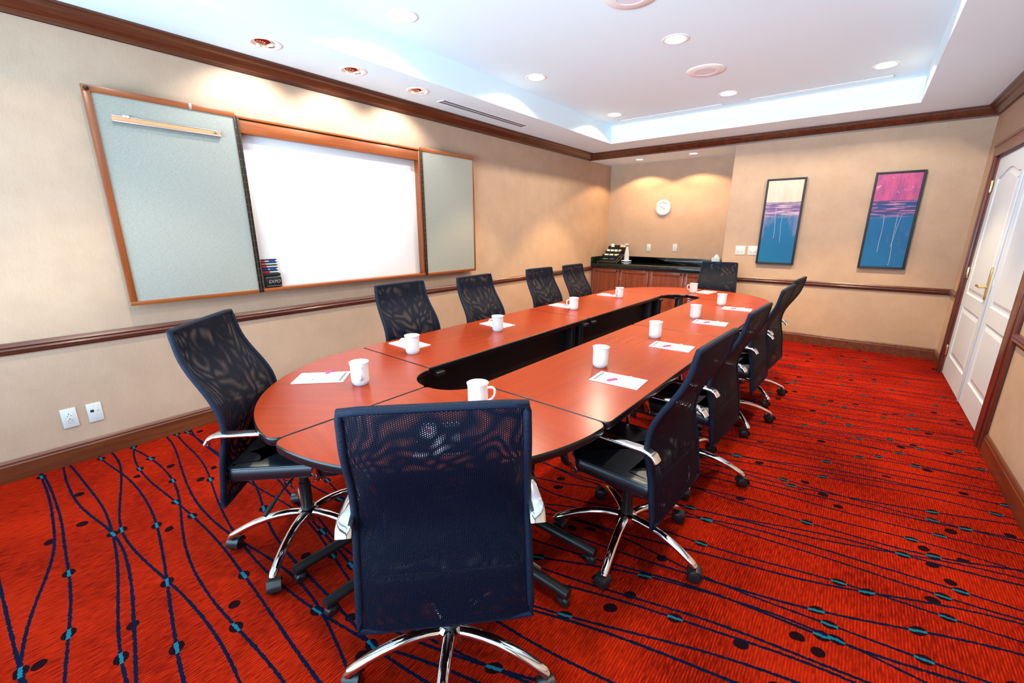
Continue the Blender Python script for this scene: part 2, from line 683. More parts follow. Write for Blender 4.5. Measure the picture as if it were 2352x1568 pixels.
wall('wall_left', 'long beige papered wall behind the whiteboard cabinet', [((-WT, Y0 - WT, 0), (0, DN + WT, ZT))])
wall('wall_back', 'end wall carrying the two tall paintings', [((NX, D, 0), (W + WT, D + WT, ZT)), ((NX, D + WT, 0), (NX + WT, DN + WT, ZN)),
                                                             ((0, D, ZN + .004), (NX, D + WT, ZT))])
wall('wall_niche', 'papered back of the recess above the black counter', [((0, DN, 0), (NX, DN + WT, ZN + .1))])
DY0, DY1, DYM, DZ = 6.175, 4.257, 5.154, 2.128
wall('wall_right', 'papered wall around the white double door', [((W, Y0 - WT, 0), (W + WT, DY1, ZT)), ((W, DY0, 0), (W + WT, D + WT, ZT)), ((W, DY1, DZ), (W + WT, DY0, ZT))])
WX0, WX1, WZ0, WZ1 = .25, 4.35, .55, 2.45
wall('wall_front', 'papered wall with the wide window facing the table', [((-WT, Y0 - WT, 0), (W + WT, Y0, WZ0)), ((-WT, Y0 - WT, WZ1), (W + WT, Y0, ZT)),
     ((-WT, Y0 - WT, WZ0), (WX0, Y0, WZ1)), ((WX1, Y0 - WT, WZ0), (W + WT, Y0, WZ1))])

# window in the front wall
w = struct(empty('window_1', ((WX0 + WX1) / 2, Y0 - .07, WZ0)), 'wide window bringing in cool daylight')
mb = MB()
hw, hh = (WX1 - WX0) / 2, WZ1 - WZ0
for a, b in (((-hw, -.03, 0), (hw, .03, .06)), ((-hw, -.03, hh - .06), (hw, .03, hh)), ((-hw, -.03, 0), (-hw + .06, .03, hh)), ((hw - .06, -.03, 0), (hw, .03, hh)), ((-.03, -.03, 0), (.03, .03, hh))):
    mb.box(a, b, .004)
mb.build('window_frame', M['trimwhite'], w)
MB().box((-hw + .03, -.004, .03), (hw - .03, .004, hh - .03)).build('window_glass', M['glass'], w)

# ceiling with its raised tray; round holes for the recessed lamps
TRAY_LIGHTS = [(1.0, .60), (1.0, 2.185), (1.0, 3.77), (.985, 5.53), (2.35, .60), (2.35, 2.17), (2.35, 3.755), (2.345, 5.49), (3.65, .60), (3.65, 2.17), (3.65, 3.75), (3.652, 5.49)]
WASHERS = [(.398, 1.494), (.398, 2.144), (.40, 2.785)]
NICHE_LIGHTS = [(.706, 7.068), (1.56, 7.035)]


def plate(mb, outer, holes, z, mi=0):
    loops = [[Vector((x, y, z)) for x, y in lp] for lp in [outer] + holes]
    pts = [p for lp in loops for p in lp]
    vs = mb.verts(pts)
    for tri in tessellate_polygon(loops):
        mb.face([vs[i] for i in tri], mi)


def ring2(c, r, n=28):
    return [(c[0] + r * math.cos(2 * PI * i / n), c[1] + r * math.sin(2 * PI * i / n)) for i in range(n)]


HR = .088
mb = MB()
plate(mb, [(TX0, TY0), (TX1, TY0), (TX1, TY1), (TX0, TY1)], [ring2(c, HR) for c in TRAY_LIGHTS], ZT)
plate(mb, [(-WT, Y0 - WT), (W + WT, Y0 - WT), (W + WT, D + .05), (-WT, D + .05)],
      [[(TX0, TY0), (TX1, TY0), (TX1, TY1), (TX0, TY1)][::-1]] + [ring2(c, HR) for c in WASHERS], ZS)
t = [(TX0, TY0), (TX1, TY0), (TX1, TY1), (TX0, TY1)]
lo = mb.verts([(x, y, ZS) for x, y in t])
hi = mb.verts([(x, y, ZT) for x, y in t])
for i in range(4):
    mb.face((lo[i], lo[(i + 1) % 4], hi[(i + 1) % 4], hi[i]))
plate(mb, [(-.02, D + .0), (NX + .02, D + .0), (NX + .02, DN + .02), (-.02, DN + .02)], [ring2(c, .062) for c in NICHE_LIGHTS], ZN)
mb.box((-WT, Y0 - WT, ZT + .25), (W + WT, DN + WT, ZT + .30))
struct(mb.build('ceiling', M['ceil'], merge=True), 'white tray ceiling with a lower border all round')

# mouldings
crown = [(0, 2.570), (.012, 2.570), (.016, 2.585), (.030, 2.592), (.052, 2.612), (.066, 2.632), (.080, 2.640), (.086, 2.655), (.100, 2.658), (.100, 2.6695), (0, 2.6695)]
rail = [(0, .757), (.010, .757), (.014, .768), (.022, .774), (.030, .785), (.026, .796), (.030, .806), (.022, .815), (.016, .826), (0, .826)]
basep = [(0, 0), (.016, 0), (.016, .100), (.012, .108), (.013, .118), (.008, .128), (.004, .134), (0, .134)]


def moulding(name, label, path, prof, mat):
    mb = MB()
    sweep(mb, path, prof)
    return struct(mb.build(name, mat, merge=False), label)


e = .0005
moulding('trim_1', 'dark wood crown moulding above the whiteboard wall', [(e, D - e), (e, Y0 + e)][::-1] and [(e, D - e), (e, Y0 + e)], crown, M['crown'])
def moulding(name, label, path, prof, mats, closed=False):
    mb = MB()
    sweep(mb, path, prof, closed)
    return struct(mb.build(name, mats), label)


e = .0004
CW = .118                                    # door casing width
moulding('trim_1', 'dark wood crown moulding round the top of the walls', [(e, D - e), (e, Y0 + e), (W - e, Y0 + e), (W - e, D - e)], crown, (M['crown'], M['crown_x']), True)
moulding('trim_2', 'dark wood chair rail along the whiteboard wall', [(e, 6.90), (e, Y0)], rail, (M['rail'], M['rail_x']))
moulding('trim_3', 'dark wood chair rail under the two paintings', [(W - e, DY0 + CW), (W - e, D - e), (NX, D - e)], rail, (M['rail'], M['rail_x']))
moulding('trim_4', 'dark wood chair rail this side of the double door', [(W - e, Y0), (W - e, DY1 - CW - .1)], rail, (M['rail'], M['rail_x']))
moulding('baseboard_left', 'brown wood baseboard of the whiteboard wall', [(e, 6.93), (e, Y0)], basep, (M['base'], M['base_x']))
moulding('baseboard_back', 'brown wood baseboard below the two paintings', [(W - e, DY0 + CW), (W - e, D - e), (NX, D - e)], basep, (M['base'], M['base_x']))
moulding('baseboard_right', 'brown wood baseboard this side of the double door', [(W - e, Y0), (W - e, DY1 - CW - .1)], basep, (M['base'], M['base_x']))

# double door --------------------------------------------------------
door = struct(empty('door_1', (W, (DY0 + DY1) / 2, 0)), 'white panelled double door with brass lever in dark wood casing')
mb = MB()


def casing_bar(a, b, along):
    mb.box(a, b, .004)


XC = -.022
for y0, y1 in ((DY0, DY0 + CW), (DY1 - CW - .1, DY1)):
    mb.box((XC, y0 - door.location.y, 0), (0, y1 - door.location.y, DZ + .115), .004)
    c0 = y0 + (y1 - y0) * .28
    c1 = y0 + (y1 - y0) * .72
    mb.box((XC - .007, c0 - door.location.y, 0), (XC + .002, c1 - door.location.y, DZ + .02), .003)
mb.box((XC - .004, DY1 - CW - .1 - door.location.y, DZ), (0, DY0 + CW - door.location.y, DZ + .115), .004)
mb.box((XC - .012, DY1 - CW - .1 - door.location.y, DZ + .092), (0, DY0 + CW - door.location.y, DZ + .118), .004)
for y in (DY0 + .0, DY1):
    s = 1 if y == DY0 else -1
    mb.box((0, y - door.location.y - .012 * (s > 0), 0), (WT, y - door.location.y + .012 * (s < 0), DZ))
mb.box((0, DY1 - door.location.y, DZ - .012), (WT, DY0 - door.location.y, DZ))
mb.build('door_casing', M['casing'], door)


def leaf(y0, y1, lever):
    """A moulded two-panel leaf, y0 < y1, face towards -x."""
    yc = (y0 + y1) / 2
    hw = (y1 - y0) / 2 - .002
    face = .012
    H = DZ - .016
    mb = MB()
    pw = hw - .125
    bot = [(-pw, .215), (pw, .215), (pw, .735), (-pw, .735)]
    n = 20
    topc = []
    for i in range(n + 1):
        t = i / n
        a = 2 * t - 1
        topc.append((pw * (1 - 2 * t), 1.925 + .062 * (math.cos(a * PI) * .5 + .5) ** 1.0 * (1 if abs(a) < 1 else 0)))
    top = [(-pw, .86), (pw, .86)] + topc
    holes = [bot, top]
    loops = [[Vector((y, z, 0)) for y, z in lp] for lp in ([(-hw, .008), (hw, .008), (hw, H), (-hw, H)], bot, top)]
    vs = mb.verts([(face, p.x, p.y) for lp in loops for p in lp])
    for tri in tessellate_polygon(loops):
        mb.face([vs[i] for i in tri])
    for lp in holes:
        prev = None
        for ins, dx in ((0, 0), (.012, .010), (.030, .010), (.058, .002)):
            q = offset(lp, ins) if ins else lp
            r = mb.verts([(face + dx, y, z) for y, z in q])
            if prev:
                for i in range(len(r)):
                    mb.face((prev[i], prev[(i + 1) % len(r)], r[(i + 1) % len(r)], r[i]))
            prev = r
        tri = tessellate_polygon([[Vector((y, z, 0)) for y, z in q]])
        for t3 in tri:
            mb.face([prev[i] for i in t3])
    out = [(-hw, .008), (hw, .008), (hw, H), (-hw, H)]
    a = mb.verts([(face, y, z) for y, z in out])
    b = mb.verts([(face + .045, y, z) for y, z in out])
    for i in range(4):
        mb.face((a[i], a[(i + 1) % 4], b[(i + 1) % 4], b[i]))
    mb.face(b)
    o = mb.build('door_leaf', M['door'], door, (0, yc - door.location.y, 0), sharp=20)
    hinge_y = hw if lever else -hw
    for z in (1.86, 1.05, .25):
        h = MB()
        h.lathe([(.009, -.055), (.0105, -.05), (.0105, .05), (.009, .055)], 12)
        h.box((-.001, -.03 if lever else 0, -.048), (.003, 0 if lever else .03, .048))
        h.build('hinge', M['brass'], o, (face - .012, hinge_y - (.006 if lever else -.006), z))
    if lever:
        ly = -hw + .075
        lv = MB()
        pl = []
        for i in range(24):
            a = 2 * PI * i / 24
            pl.append((.021 * math.cos(a) * (1 + .25 * math.sin(a)), .135 * math.sin(a) + .045))
        T = Matrix(((0, 0, -1, face), (1, 0, 0, ly), (0, 1, 0, .985), (0, 0, 0, 1)))
        lv.prism(pl, 0, .014, T=T, sm=True, bev=.004)
        hnd = lv.build('handle_plate', M['brass'], o)
        b = MB()
        b.tube([(face - .01, ly, 1.0), (face - .062, ly, 1.0)], .011, 14)
        b.tube([(face - .055, ly - .004, 1.0), (face - .060, ly + .03, 1.002), (face - .060, ly + .08, 1.004), (face - .056, ly + .105, 1.0), (face - .046, ly + .112, .99)], [.012, .0105, .0105, .010, .008], 12)
        b.build('lever', M['brass'], hnd)
    else:
        s = MB()
        s.box((face - .0015, hw - .022, .96), (face + .001, hw - .001, 1.09), .0006)
        s.build('strike_plate', M['brass'], o)
        a = MB()
        a.box((face - .010, hw - .018, .01), (face, hw + .012, H), .003)
        a.build('astragal', M['door'], o)
    return o


leaf(DYM, DY0, True)
leaf(DY1, DYM, False)

# ------------------------------------------------------------------ ceiling fittings


def downlight(x, y, z, r, label, group, name='recessed_downlight', lens=True):
    d = tag(empty(name, (x, y, z)), label, 'ceiling light', group)
    MB().lathe([(r * .90, .004), (r * .90, -.003), (r * 1.04, -.006), (r * 1.14, -.004), (r * 1.16, .0)], 36, cap0=False, cap1=False).build('trim_ring', M['trimwhite'], d)
    MB().lathe([(r * .90, .0), (r * .86, .020), (r * .74, .050)], 32, cap0=False, cap1=False).build('reflector', M['trimwhite'], d)
    MB().lathe([(r * .87, .020), (r * .6, .019), (.0, .018)], 32, cap0=False, cap1=False).build('lamp_lens', M['lens'], d)
    return d


LN = {0: 'first', 1: 'second', 2: 'third', 3: 'fourth'}
LABEL_T = {(1.0, 2.185): 'white recessed ceiling light nearest the camera, past the mirror reflector lights', (1.0, 3.77): 'white recessed ceiling light midway along the tray edge beside the whiteboard wall',
           (.985, 5.53): 'white recessed ceiling light in the tray corner nearest the black counter', (2.35, 3.755): 'white recessed ceiling light in the middle of the tray, between the two round speakers',
           (2.345, 5.49): 'white recessed ceiling light between the round speaker and the slot vents', (3.652, 5.49): 'white recessed ceiling light in the tray corner nearest the double door'}
for x, y in TRAY_LIGHTS:
    if (x, y) in LABEL_T:
        downlight(x, y, ZT, HR, LABEL_T[(x, y)], 'recessed lights in the ceiling tray')
downlight(.706, 7.068, ZN, .062, 'small recessed ceiling light over the coffee end of the counter', 'recessed lights over the counter')
downlight(1.56, 7.035, ZN, .062, 'small recessed ceiling light over the tissue box end of the counter', 'recessed lights over the counter')

WL = ('mirror reflector ceiling light with red reflection, largest and nearest the camera', 'mirror reflector ceiling light with red reflection, middle of three along the whiteboard wall',
      'mirror reflector ceiling light with red reflection, beside the long slot vent')
for (x, y), lab in zip(WASHERS, WL):
    d = tag(empty('wall_washer_light', (x, y, ZS)), lab, 'ceiling light', 'wall washer lights above the whiteboard')
    r = HR
    MB().lathe([(r * .92, .004), (r * .92, -.003), (r * 1.05, -.006), (r * 1.16, -.003), (r * 1.18, .0)], 36, cap0=False, cap1=False).build('trim_ring', M['trimwhite'], d)
    prof = [(r * .92 * math.cos(a), .060 * math.sin(a)) for a in [PI / 2 * i / 12 for i in range(13)]]
    MB().lathe(prof, 40, cap0=False, cap1=False).build('reflector', M['reflector'], d)

# speakers
for y, lab in ((4.61, 'round white ceiling speaker in the middle of the tray'), (2.93, 'round white ceiling speaker cut by the top of the photo')):
    s = tag(empty('ceiling_speaker', (2.345, y, ZT)), lab, 'speaker', 'round ceiling speakers')
    MB().lathe([(.168, .0), (.168, -.006), (.160, -.010), (.095, -.012)], 44, cap0=False, cap1=False).build('rim', M['grillering'], s)
    MB().lathe([(.095, -.012), (.093, -.0095), (.0, -.0095)], 40, cap0=False, cap1=False).build('grille', M['grille'], s)
    for a in (40, 220):
        sm = MB()
        sm.lathe([(.004, 0), (.0035, -.0015)], 8, T=Matrix.Translation((.135 * math.cos(R(a)), .135 * math.sin(R(a)), -.0108)))
        sm.build('screw', M['grey'], s)


def diffuser(name, x0, x1, y0, y1, z, long_y, label, group, nslots=2):
    v = tag(empty(name, ((x0 + x1) / 2, (y0 + y1) / 2, z)), label, 'air vent', group)
    hx, hy = (x1 - x0) / 2, (y1 - y0) / 2
    f = MB()
    b = .012
    for a, c in (((-hx, -hy, -.005), (-hx + b, hy, 0)), ((hx - b, -hy, -.005), (hx, hy, 0)), ((-hx, -hy, -.005), (hx, -hy + b, 0)), ((-hx, hy - b, -.005), (hx, hy, 0))):
        f.box(a, c, .0015, 1)
    if long_y:
        f.box((-.006, -hy, -.004), (.006, hy, 0))
    else:
        f.box((-hx, -.006, -.004), (hx, .006, 0))
    f.build('vent_frame', M['trimwhite'], v)
    for s in (-1, 1):
        m = MB()
        if long_y:
            m.box((min(s * .006, s * (hx - b)), -hy + b, -.0016), (max(s * .006, s * (hx - b)), hy - b, -.0004))
        else:
            m.box((-hx + b, min(s * .006, s * (hy - b)), -.0016), (hx - b, max(s * .006, s * (hy - b)), -.0004))
        m.build('air_slot', M['slotblue'], v)


diffuser('slot_vent', .275, .395, 3.11, 4.48, ZS, True, 'long two-slot air vent in the ceiling border above the whiteboard wall', 'slot vents in the ceiling')
diffuser('slot_vent', .90, 2.20, 5.86, 5.93, ZT, False, 'narrow slot vent in the ceiling tray on the counter side', 'slot vents in the ceiling')
diffuser('slot_vent', 2.475, 3.73, 5.86, 5.93, ZT, False, 'narrow slot vent in the ceiling tray on the double door side', 'slot vents in the ceiling')

# ------------------------------------------------------------------ conference tables
TR = -.0098
HT = .737
XLO, XLI, XRI, XRO = 1.3777, 2.0372, 2.4167, 3.1003
YA, YB, YC = 1.4102, 3.1482, 4.8396
XM = 2.2400


def tframe(x, y):
    dx, dy = x - 2.0, y - 2.5
    return (2 + dx * math.cos(TR) - dy * math.sin(TR), 2.5 + dx * math.sin(TR) + dy * math.cos(TR))


def table_top(root, outline, grain_rot=0.0):
    top = offset(outline, .0022)
    mb = MB()
    c, s = math.cos(-grain_rot), math.sin(-grain_rot)
    mb.prism([(x * c - y * s, x * s + y * c) for x, y in top], HT - .028, HT)
    mb.build('tabletop', M['table'], root, rot=(0, 0, grain_rot))
    prof = [(.0048, HT - .0335), (.001, HT - .031), (-.0012, HT - .025), (-.0018, HT - .018), (-.0014, HT - .008), (-.0004, HT - .002), (.0023, HT + .0002), (.0023, HT - .006), (.012, HT - .012), (.012, HT - .0335)]
    e = MB()
    rs = []
    for d, z in prof:
        rs.append([(x, y, z) for x, y in offset(outline, d)])
    n = len(outline)
    vs = [e.verts(r) for r in rs]
    for a, b in zip(vs, vs[1:] + vs[:1]):
        for i in range(n):
            e.face((a[i], a[(i + 1) % n], b[(i + 1) % n], b[i]), 0, True)
    e.build('edge_band', M['tedge'], root, sharp=50)


def table_leg(root, x, y, ang, fa, fb, lens=.15):
    """Flat black column with a round foot tube reaching fa backwards and fb forwards along ang, on small casters."""
    T = Matrix.Translation((x, y, 0)) @ Matrix.Rotation(ang, 4, 'Z')
    b = MB()
    b.box((-lens / 2, -.028, .075), (lens / 2, .028, HT - .034), .008, T=T)
    b.box((-.20, -.03, HT - .058), (.20, .03, HT - .0335), .004, T=T)
    lg = b.build('leg', M['tleg'], root)
    f = MB()
    pts = [(-fa, 0, .064), (-fa + .06, 0, .067), (0, 0, .070), (fb - .06, 0, .067), (fb, 0, .064)]
    f.tube(pts, .0215, 16, T=T)
    ft = f.build('foot', M['tleg'], root)
    for d in (-fa + .03, fb - .03):
        c = MB()
        Tc = T @ Matrix.Translation((d, 0, 0))
        c.lathe([(.008, .03), (.008, .055)], 10, T=Tc)
        c.lathe([(.0, -.016), (.016, -.016), (.0215, -.010), (.0215, .010), (.016, .016), (.0, .016)], 18, T=Tc @ Matrix.Translation((.012, 0, .0216)) @ Matrix.Rotation(PI / 2, 4, 'X'))
        c.lathe([(.0, .046), (.018, .042), (.022, .030)], 14, T=Tc)
        c.build('caster', M['rubber'], root)


def rect_table(x0, x1, y0, y1, label):
    cx, cy = (x0 + x1) / 2, (y0 + y1) / 2
    wx, wy = tframe(cx, cy)
    root = tag(empty('conference_table', (wx, wy, 0), TR), label, 'table', 'table sections of the conference ring')
    hx, hy = (x1 - x0) / 2 - .0025, (y1 - y0) / 2 - .0025
    # grain runs along the length: build the top turned a quarter
    table_top(root, rounded([(-hx, -hy), (hx, -hy), (hx, hy), (-hx, hy)], .028), PI / 2)
    inn = .15 if x0 < 2 else -.15            # columns stand towards the open middle of the ring
    for s in (-1, 1):
        table_leg(root, inn, s * (hy - (.16 if s < 0 and x0 > 2 and y0 > 3 else .065)), 0, hx + inn - .055, hx - inn - .055)
    p = MB()
    p.box((inn - .009, -hy + .11, .30), (inn + .009, hy - .11, HT - .06), .003)
    p.build('modesty_panel', M['tpanel'], root)
    return root


rect_table(XLO, XLI, YA, YB, 'long reddish wood table on the whiteboard side, nearer the camera')
rect_table(XLO, XLI, YB, YC, 'long reddish wood table on the whiteboard side, nearer the counter')
rect_table(XRI, XRO, YA, YB, 'long reddish wood table on the double door side, nearer the camera')
rect_table(XRI, XRO, YB, YC, 'long reddish wood table on the double door side, nearer the counter')


def quarter_table(a0, ry, cy, label, grain):
    """An annulus quarter whose sector starts at angle a0 and turns 90 degrees."""
    wx, wy = tframe(XM, cy)
    root = tag(empty('corner_table', (wx, wy, 0), TR), label, 'table', 'rounded end sections of the conference ring')
    g = .0035
    ca = (math.cos(R(a0 + 45)) * g * 1.42, math.sin(R(a0 + 45)) * g * 1.42)
    ro = XRO - XM
    outer = arc(ca[0], ca[1], ro - .003, a0, a0 + 90, 36, ry - .003)
    inner = arc(ca[0], ca[1], .186, a0 + 90, a0, 18)
    outer = outer[:1] + outer[3:-3] + outer[-1:]
    inner = inner[:1] + inner[3:-3] + inner[-1:]
    poly = outer + inner
    rads = [0] * len(poly)
    rads[0] = rads[len(outer) - 1] = .045
    rads[len(outer)] = rads[len(poly) - 1] = .022
    table_top(root, rounded(poly, rads), grain)
    # one leg by each straight edge, its foot running outwards along that edge
    for a, side, rr in ((a0, 1, ro if abs(math.cos(R(a0))) > .5 else ry), (a0 + 90, -1, ro if abs(math.cos(R(a0 + 90))) > .5 else ry)):
        d = Vector((math.cos(R(a)), math.sin(R(a))))
        nrm = Vector((-d.y, d.x)) * side
        p = d * .36 + nrm * (.13 if abs(d.y) > .5 else .20)
        table_leg(root, p.x, p.y, R(a), .13, rr - .36 - (.055 if abs(d.y) > .5 else .030), .13)
    return root


quarter_table(180, .89, YA, 'quarter-round reddish wood table end in front of the chair by the wall outlets', R(38))
quarter_table(270, .89, YA, 'quarter-round reddish wood table end right behind the nearest chair back', R(-8))
quarter_table(90, .835, YC, 'quarter-round reddish wood table end beside the counter cabinets', R(-25))
quarter_table(0, .835, YC, 'quarter-round reddish wood table end in front of the farthest chair', R(25))

# ------------------------------------------------------------------ chairs
PROF = [(.000, 1.060), (.004, 1.040), (.009, 1.015), (.016, .978), (.024, .950), (.034, .925), (.046, .900), (.060, .875), (.075, .850), (.090, .825), (.104, .800), (.116, .775),
        (.126, .750), (.133, .722), (.137, .695), (.138, .668), (.136, .640), (.130, .610), (.122, .575), (.114, .540), (.107, .500), (.102, .455), (.097, .410), (.092, .370), (.088, .335)]
BACK_Y = -.31


def half_w(z):
    t = (1.06 - z) / .72
    return .218 + .035 * t + .010 * math.exp(-((t - .5) / .25) ** 2)


def back_normal(i):
    a = PROF[max(i - 1, 0)]
    b = PROF[min(i + 1, len(PROF) - 1)]
    t = Vector((0, b[0] - a[0], b[1] - a[1])).normalized()
    n = Vector((0, -t.z, t.y))
    return n if n.y > 0 else -n


def make_chair():
    root = empty('office_chair')
    # frame: thick soft edge running round the whole back
    left = [(-half_w(z), BACK_Y + y, z) for y, z in PROF]
    right = [(half_w(z), BACK_Y + y, z) for y, z in PROF]
    lo = [(x, BACK_Y + PROF[-1][0], PROF[-1][1] - .002) for x in [half_w(.335) * (1 - 2 * i / 10) for i in range(1, 10)]]
    hi = [(x, BACK_Y + PROF[0][0] - .002, PROF[0][1] + .003) for x in [-half_w(1.06) * (1 - 2 * i / 10) for i in range(1, 10)]]
    ring = right + lo[:] + left[::-1] + hi
    f = MB()
    f.tube(ring, .0115, 10, closed=True, up=(0, .3, 1))
    f.build('backrest_frame', M['knit'], root, sharp=60)
    NJ = 18
    for nm, off, mt, bulge in (('rear_mesh', -.0135, 'meshrear', .0), ('front_mesh', .0135, 'meshfront', -.004)):
        grid = []
        for i, (y, z) in enumerate(PROF):
            n = back_normal(i)
            row = []
            for j in range(NJ + 1):
                a = -1 + 2 * j / NJ
                h = half_w(z) + .003
                c = Vector((a * h, BACK_Y + y, z)) + n * (off * (1 - abs(a) ** 6) + bulge * (1 - a * a))
                row.append(tuple(c))
            grid.append(row)
        MB().sheet(grid).build(nm, M[mt], root, merge=False)
    # lumbar brace and seat post behind the mesh
    b = MB()
    b.box((-.06, BACK_Y + .112, .38), (.06, BACK_Y + .124, .47), .004)
    b.box((-.045, BACK_Y + .11, .385), (.045, -.02, .415), .006)
    b.box((-.09, -.12, .372), (.09, .14, .432), .012)
    b.build('seat_mechanism', M['tleg'], root)
    # seat cushion
    c = MB()
    out = rounded([(-.238, -.205), (.238, -.205), (.238, .262), (-.238, .262)], [.035, .035, .075, .075], 6)
    lay = [(.030, .428), (.008, .431), (.0, .438), (-.002, .462), (.0, .484), (.006, .4905), (.018, .4955), (.06, .499), (.12, .501)]
    rs = []
    for d, z in lay:
        rs.append([(x, y, z - (.020 * max(0, (y - .12) / .15) ** 2)) for x, y in offset(out, d)])
    c.rings(rs, True, True)
    seat = c.build('seat', M['leather'], root, sharp=50)
    pp = MB()
    pp.tube([(x, y, .4895 - (.020 * max(0, (y - .12) / .15) ** 2)) for x, y in offset(out, .0025)], .0038, 6, closed=True)
    pp.build('piping', M['leather'], seat)
    # chrome arms: a flat loop from under the seat, forward, up, back and hooked down behind
    for s in (-1, 1):
        path = [(.075, .15, .405), (.16, .155, .402), (.235, .15, .420), (.260, .150, .470), (.267, .158, .52), (.268, .160, .58), (.268, .142, .629), (.268, .108, .652), (.268, .06, .659), (.268, -.02, .660), (.268, -.10, .661), (.268, -.165, .661),
                (.268, -.192, .658), (.268, -.212, .648), (.268, -.225, .628)]
        P = [Vector((s * x, y, z)) for x, y, z in path]
        a = MB()
        rs = []
        m = len(P)
        for i in range(m):
            t = (P[min(i + 1, m - 1)] - P[max(i - 1, 0)]).normalized()
            side = Vector((s, 0, 0)) if i > 3 else Vector((0, 1, 0))
            if i == 3:
                side = Vector((s * .5, .8, 0)).normalized()
            if i == 4:
                side = Vector((s * .9, .4, 0)).normalized()
            side = (side - t * side.dot(t)).normalized()
            up = side.cross(t).normalized()
            wd = [.016, .016, .016, .016, .017, .018, .020, .022, .023, .024, .024, .024, .024, .024, .024][i]
            th = [.008, .008, .008, .0085, .009, .009, .009, .009, .009, .009, .009, .009, .010, .011, .011][i]
            ring_ = []
            for q in range(14):
                an = 2 * PI * q / 14
                cx, cy = math.cos(an), math.sin(an)
                ring_.append(P[i] + side * (wd * math.copysign(abs(cx) ** .7, cx)) + up * (th * math.copysign(abs(cy) ** .7, cy)))
            rs.append(ring_)
        a.rings(rs, True, True)
        a.build('arm', M['chrome'], root, sharp=60)
    MB().lathe([(.030, .150), (.030, .168), (.026, .172), (.026, .300), (.020, .304), (.020, .378)], 24).build('gas_column', M['tleg'], root)
    lv = MB()
    lv.tube([(.10, .03, .392), (.17, .02, .388), (.225, .0, .372), (.25, -.012, .356)], .005, 8)
    lv.tube([(.245, -.010, .360), (.285, -.03, .335), (.315, -.042, .318)], [.007, .010, .0085], 10)
    lv.build('tilt_lever', M['rubber'], root)
    hub = MB()
    hub.lathe([(.030, .098), (.047, .104), (.050, .130), (.046, .152), (.032, .162)], 24)
    hub.build('base_hub', M['chrome'], root)
    for q in range(5):
        a = 2 * PI * q / 5
        T = Matrix.Rotation(a, 4, 'Z')
        L = MB()
        pts = [(.030, 0, .140), (.075, 0, .146), (.125, 0, .1455), (.175, 0, .139), (.225, 0, .1265), (.27, 0, .110), (.305, 0, .094), (.330, 0, .082), (.342, 0, .070)]
        L.tube(pts, [.021, .021, .0205, .020, .0193, .0188, .0183, .018, .0155], 14, T=T, flat=.82)
        L.build('base_leg', M['chrome'], root, sharp=60)
        c = MB()
        Tc = T @ Matrix.Translation((.330, 0, 0))
        c.lathe([(.0085, .050), (.0085, .080)], 12, T=Tc)
        sw = Matrix.Rotation(R((25, -50, 70, 160, -110)[q]), 4, 'Z')
        Th = Tc @ sw
        hood = []
        for i in range(9):
            an = R(-12 + 204 * i / 8)
            hood.append([(.012 + .033 * math.cos(an), yy, .031 + .0335 * math.sin(an)) for yy in (-.027, -.025, 0, .025, .027)])
        c.rings(hood, False, False, T=Th)
        c.rings([[(p[0] * .93 + .0009, p[1], p[2] * .93 + .002) for p in r] for r in hood], False, False, T=Th)
        cs = c.build('caster', M['rubber'], root, sharp=40)
        for yy in (-.015, .015):
            w = MB()
            w.lathe([(.0, -.009), (.022, -.009), (.0285, -.005), (.0285, .005), (.022, .009), (.0, .009)], 20, T=Th @ Matrix.Translation((.012, yy, .0285)) @ Matrix.Rotation(PI / 2, 4, 'X'))
            w.build('wheel', M['rubber'], cs, sharp=40)
    return root


BASE_PARTS = ('gas_column', 'base_hub', 'base_leg', 'caster')


def place_chair(c, x, y, face, dz, leg_deg, shift, label, group, arm_up=0.0):
    """face: compass of the sitter in degrees; leg_deg: world angle of one base leg; shift: the back and seat against the base."""
    c.location = (x, y, 0)
    c.rotation_euler = (0, 0, R(face - 90))
    tag(c, label, 'chair', group)
    for ch in [o for o in bpy.data.objects if o.parent == c]:
        nm = ch.name.split('.')[0]
        if nm in BASE_PARTS:
            ch.rotation_euler = (0, 0, R(leg_deg - (face - 90)))
        else:
            ch.location = (shift[0], shift[1], dz + (arm_up if nm == 'arm' else 0))
    return c


CH = [  # x, y, facing, dz, leg angle, (side, forward), label, group
    (2.850, .765, 136, -.005, -51, (0, .075), 'black mesh office chair nearest the camera, seen from straight behind', 'black mesh chairs round the table'),
    (1.848, .763, 46, .030, -51, (0, 0), 'black mesh office chair at the rounded table end by the wall outlets', None),
    (1.395, 1.955, 1, .005, 20, (0, 0), 'black mesh chair on the whiteboard side, nearest the camera, below the open whiteboard', None),
    (1.460, 2.700, 2.5, .005, 45, (0, 0), 'black mesh chair on the whiteboard side, second from the camera', None),
    (1.375, 3.770, -3, -.01, 10, (0, 0), 'black mesh chair on the whiteboard side, just past the whiteboard, third from the camera', None),
    (1.400, 4.440, 0, -.01, 30, (0, 0), 'black mesh chair on the whiteboard side, closest to the counter', None),
    (2.285, 6.130, -84, -.04, 12, (0, 0), 'black mesh chair at the far table end before the counter', None),
    (3.068, 1.705, 177, .0, -8.5, (0, 0), 'black mesh chair on the door side of the table, nearest the camera', None),
    (3.075, 2.530, 177, .0, 4, (0, 0), 'black mesh chair on the door side of the table, second from the camera', None),
    (3.085, 3.500, 178, .01, 24, (0, 0), 'black mesh chair on the door side of the table, third from the camera', None),
    (3.090, 4.190, 176, .01, 28, (0, 0), 'black mesh chair on the door side of the table, farthest from the camera', None),
]
proto = make_chair()
roots = [proto] + [dup(proto) for _ in CH[1:]]
for c, a in zip(roots, CH):
    place_chair(c, *a[:6], a[6], 'black mesh chairs round the table', .028 if c is roots[0] else .0)

